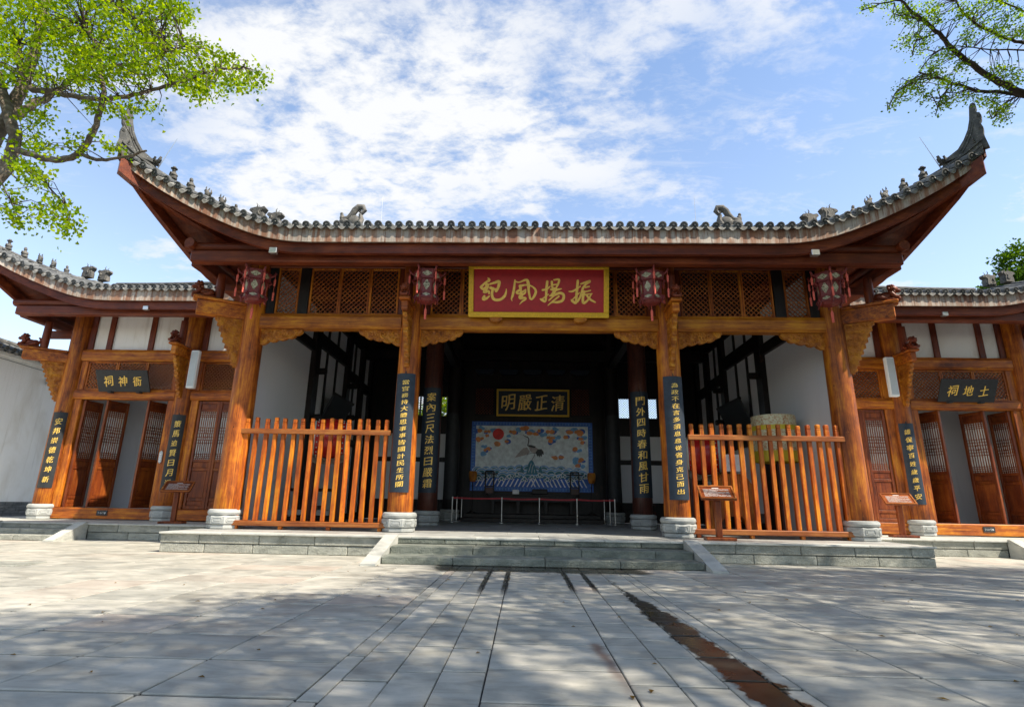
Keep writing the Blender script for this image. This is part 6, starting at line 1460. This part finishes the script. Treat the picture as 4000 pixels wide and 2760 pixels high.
limb_tree('ginkgo_tree', 'spreading ginkgo tree with bright green leaves at the upper left', (-9.6, -5.6, 0), GL, 1.68, (0, 0), -6.0, GP, 1130, 26, .050, .082, 'ginkgo', 'bark',
          [([(-9.6, -5.6, 0), (-9.5, -5.6, 1.6), (-9.2, -5.8, 2.9), tuple(ray_at(-220/1.68, 1420/1.68, -6.0))], [.40, .34, .27, .11]), ([(-9.3, -5.7, 2.4), (-9.1, -5.8, 4.2), tuple(ray_at(-160/1.68, 1150/1.68, -5.8))], [.28, .2, .115])], 11)
RL_ = [([(1660, 600), (1596, 590), (1500, 540), (1380, 480), (1240, 380), (1150, 300), (1060, 210), (980, 140), (900, 70), (810, -10)], (26, 7), 0, -.9), ([(1580, 590), (1450, 575), (1300, 565), (1160, 520), (1030, 480), (940, 450)], (14, 5), .1, -.6), ([(1660, 290), (1596, 270), (1480, 240), (1320, 160), (1230, 90), (1170, 0)], (14, 6), .5, 0), ([(1640, 310), (1440, 310), (1240, 295)], (7, 4), .4, .2), ([(1640, 95), (1430, 0), (1380, -40)], (8, 5), .8, .6), ([(980, 140), (880, 110), (780, 85)], (5, 3), -.6, -.8), ([(1000, 470), (880, 520), (790, 590), (745, 690)], (5, 3), -.6, -.8), ([(1160, 520), (1080, 610), (1045, 720)], (5, 3), -.4, -.5), ([(820, 0), (690, 30), (580, 70)], (5, 3), -.9, -1.1), ([(1060, 210), (930, 260), (900, 350)], (5, 3), -.7, -.8), ([(1150, 300), (1050, 320), (960, 420)], (5, 3), -.5, -.7), ([(1596, 590), (1480, 640), (1400, 740)], (6, 3), 0, -.2)]
def band(x0, y0, x1, y1, w):
    d = hypot(x1-x0, y1-y0); nx, ny = -(y1-y0)/d*w, (x1-x0)/d*w; return [(x0+nx, y0+ny), (x1+nx, y1+ny), (x1-nx, y1-ny), (x0-nx, y0-ny)]
RP = [band(830, 10, 960, 110, 45), band(980, 0, 1060, 160, 40), band(580, 65, 760, 10, 22), band(770, 95, 1000, 150, 28), band(770, 290, 980, 210, 32), band(900, 350, 1000, 270, 22), band(1010, 360, 1160, 320, 30), band(920, 470, 1060, 440, 45), band(745, 690, 860, 560, 20), band(800, 560, 960, 500, 32), band(870, 600, 960, 560, 22), band(920, 680, 1010, 590, 20), band(1045, 720, 1120, 590, 26), band(1080, 500, 1250, 560, 35), band(1150, 610, 1300, 600, 30), band(1180, 20, 1260, 150, 50), band(1300, 60, 1500, 30, 50), band(1330, 140, 1500, 250, 40), band(1230, 190, 1290, 280, 35), band(1380, 640, 1480, 740, 40), band(1300, 640, 1420, 620, 30), band(1400, 420, 1560, 520, 55), band(1480, 100, 1600, 200, 40), band(1160, 420, 1280, 440, 26), band(1440, 680, 1490, 760, 25), band(1550, 20, 1600, 90, 30), [(1640, 560), (1900, 420), (2500, 500), (2500, 700), (1800, 690)], [(1640, 60), (2500, -150), (2500, 330), (1700, 330)]]
limb_tree('courtyard_tree', 'airy tree with fine leafy branches reaching in from the upper right', (12.5, -6.2, 0), RL_, 1.596, (3000, 0), -5.0, RP, 1250, 17, .040, .05, 'leaf2', 'bark_dark',
          [([(12.6, -6.2, 0), (12.4, -6.2, 3.5), (11.9, -5.8, 5.2), tuple(ray_at(3000+1660/1.596, 600/1.596, -5.0))], [.32, .27, .17, .064]), ([(12.4, -6.2, 3.5), (12.4, -5.6, 6.0), (11.6, -5.0, 7.0), tuple(ray_at(3000+1660/1.596, 290/1.596, -4.5))], [.24, .17, .09, .036]), ([(12.4, -5.6, 6.0), (12.6, -5.4, 7.6), (11.8, -4.9, 7.9), tuple(ray_at(3000+1640/1.596, 310/1.596, -4.6))], [.15, .1, .05, .02]), ([(12.6, -5.4, 7.6), (12.8, -5.6, 9.6), (11.4, -4.7, 9.6), tuple(ray_at(3000+1640/1.596, 95/1.596, -4.2))], [.1, .07, .04, .022])], 23, fan=False, Yr=(-1.0, .6), twig=.42)
def blob_tree(name, label, base, h, blobs, n, size, mat, seed, bark='bark_dark', group=None):
    rnd = random.Random(seed); t = thing(name, base, label, 'tree', group); B = Vector(base); m = MB()
    m.tube([B, B+Vector((.1, .05, h*.3)), B+Vector((-.1, .1, h*.6)), B+Vector((0, 0, h*.85))], [.3, .24, .16, .05], 10)
    vs, fs = [], []
    for (c, r) in blobs:
        c = B + Vector(c); m.tube([B+Vector((0, 0, h*.45)), (B+c)/2+Vector((0, 0, h*.25)), c], [.1, .06, .02], 6)
        for _ in range(n):
            d = Vector((rnd.gauss(0, 1), rnd.gauss(0, 1), rnd.gauss(0, 1))).normalized()*(r*rnd.uniform(.35, 1.0)**.6); d.z *= .8; cc = c + d
            for _ in range(9): leaf_quad(vs, fs, cc + Vector((rnd.gauss(0, .16), rnd.gauss(0, .16), rnd.gauss(0, .12))), size, rnd)
    m.build('trunk', MAT[bark], t, smooth=True); crown_obj('crown', vs, fs, MAT[mat], t); return t
blob_tree('broadleaf_tree', 'dark green broadleaf tree rising behind the right shrine roof', (26.0, 14.0, 0), 13, [((0, 0, 8.8), 2.0), ((-1.3, 0, 12.4), .95), ((-.4, .3, 13.7), 1.25), ((-2.0, 0, 9.2), 1.3), ((1.6, 0, 11.2), 2.2), ((-2.2, .4, 12.0), .6)], 200, .17, 'leaf3', 41)
blob_tree('rear_tree', 'green tree seen through the rear lattice windows of the hall', (-3.6, 17.5, 0), 9, [((0, 0, 6.6), 1.6), ((-1.4, 0, 5.8), 1.2), ((1.2, 0, 7.6), 1.3)], 150, .16, 'ginkgo', 42)
blob_tree('shade_tree', 'leafy green tree growing behind the far right shrine column', (21.5, 9.0, 0), 8, [((0, 0, 6.0), 1.5), ((-1, 0, 7.2), 1.1), ((1, .3, 5.0), 1.3)], 120, .15, 'leaf2', 43)

# big courtyard trees behind the viewer: their crowns throw the dappled shade over the paving
SH = [(-11, -13.5), (-7.5, -9.2), (-4.9, -8.25), (-3.6, -7.85), (-3.15, -7.2), (-2.6, -6.2), (-2.0, -5.8), (-1.65, -4.3), (-1.9, -2.9), (-.6, -1.75), (3.3, -1.75), (4.3, -2.6), (5.4, -2.6), (7.3, -2.05), (10.2, -.9), (15, .3), (18, -4), (17, -13.5)]
HOLES = [(.2, -9.9, .7), (2.2, -7.8, .5), (3.6, -8.4, .6), (4.6, -6.4, .6), (6.2, -5.4, .65), (1.5, -5.3, .45), (7.8, -3.7, .6), (-1.4, -7.4, .45), (9.5, -5.0, .7)]
rnd = random.Random(77)
trees = [((6.8, -18.0, 0), [], []), ((17.0, -11.5, 0), [], [])]; k_ = SUN_DIR/SUN_DIR.z
clumps = []; tries = 0
while len(clumps) < 1350 and tries < 24000:
    tries += 1; g = (rnd.uniform(-11, 18), rnd.uniform(-13.5, .3))
    if not inside(g, SH): continue
    if any((g[0]-a)**2+(g[1]-c)**2 < r*r for a, c, r in HOLES): continue                    # gaps between boughs
    for _ in range(8):
        h = rnd.uniform(8.5, 15.5); P = Vector((g[0], g[1], 0)) + k_*h; q = to_px(P)
        if q is None or q[0] < -350 or q[0] > 4350 or q[1] < -330 or q[1] > 3100: clumps.append(P); break
for P in clumps: min(trees, key=lambda t: (Vector(t[0]).xy-P.xy).length)[1].append(P)
for i, (b, cl, _) in enumerate(trees):
    t = thing('canopy_tree', b, ('tall broad tree standing behind the viewer shading the paving', 'tall broad tree standing to the right of the viewer shading the paving')[i], 'tree', 'shade trees of the court'); B = Vector(b); m = MB()
    top = B + Vector((-.3, .4, 9.0)); m.tube([B, B+Vector((0, .1, 2.5)), B+Vector((-.2, .3, 5.5)), top], [.5, .42, .3, .12], 12)
    vs, fs = [], []
    for j, c in enumerate(cl):
        if j % 9 == 0:
            s0 = B + Vector((-.1, .2, 3.5+rnd.uniform(0, 3))); m.tube([s0, s0.lerp(c, .5)+Vector((0, 0, .5)), c], [.12, .07, .02], 6)
        R0 = rnd.uniform(.42, .75)
        for _ in range(int(105*R0/.45)):
            leaf_quad(vs, fs, c + Vector((rnd.gauss(0, R0*.62), rnd.gauss(0, R0*.62), rnd.gauss(0, R0*.4))), .115, rnd)
    m.build('trunk', MAT['bark_dark'], t, smooth=True); crown_obj('crown', vs, fs, MAT['leaf_canopy'], t)
for ob in list(bpy.data.objects):
    if ob.type == 'MESH' and ob.users == 0: bpy.data.objects.remove(ob)
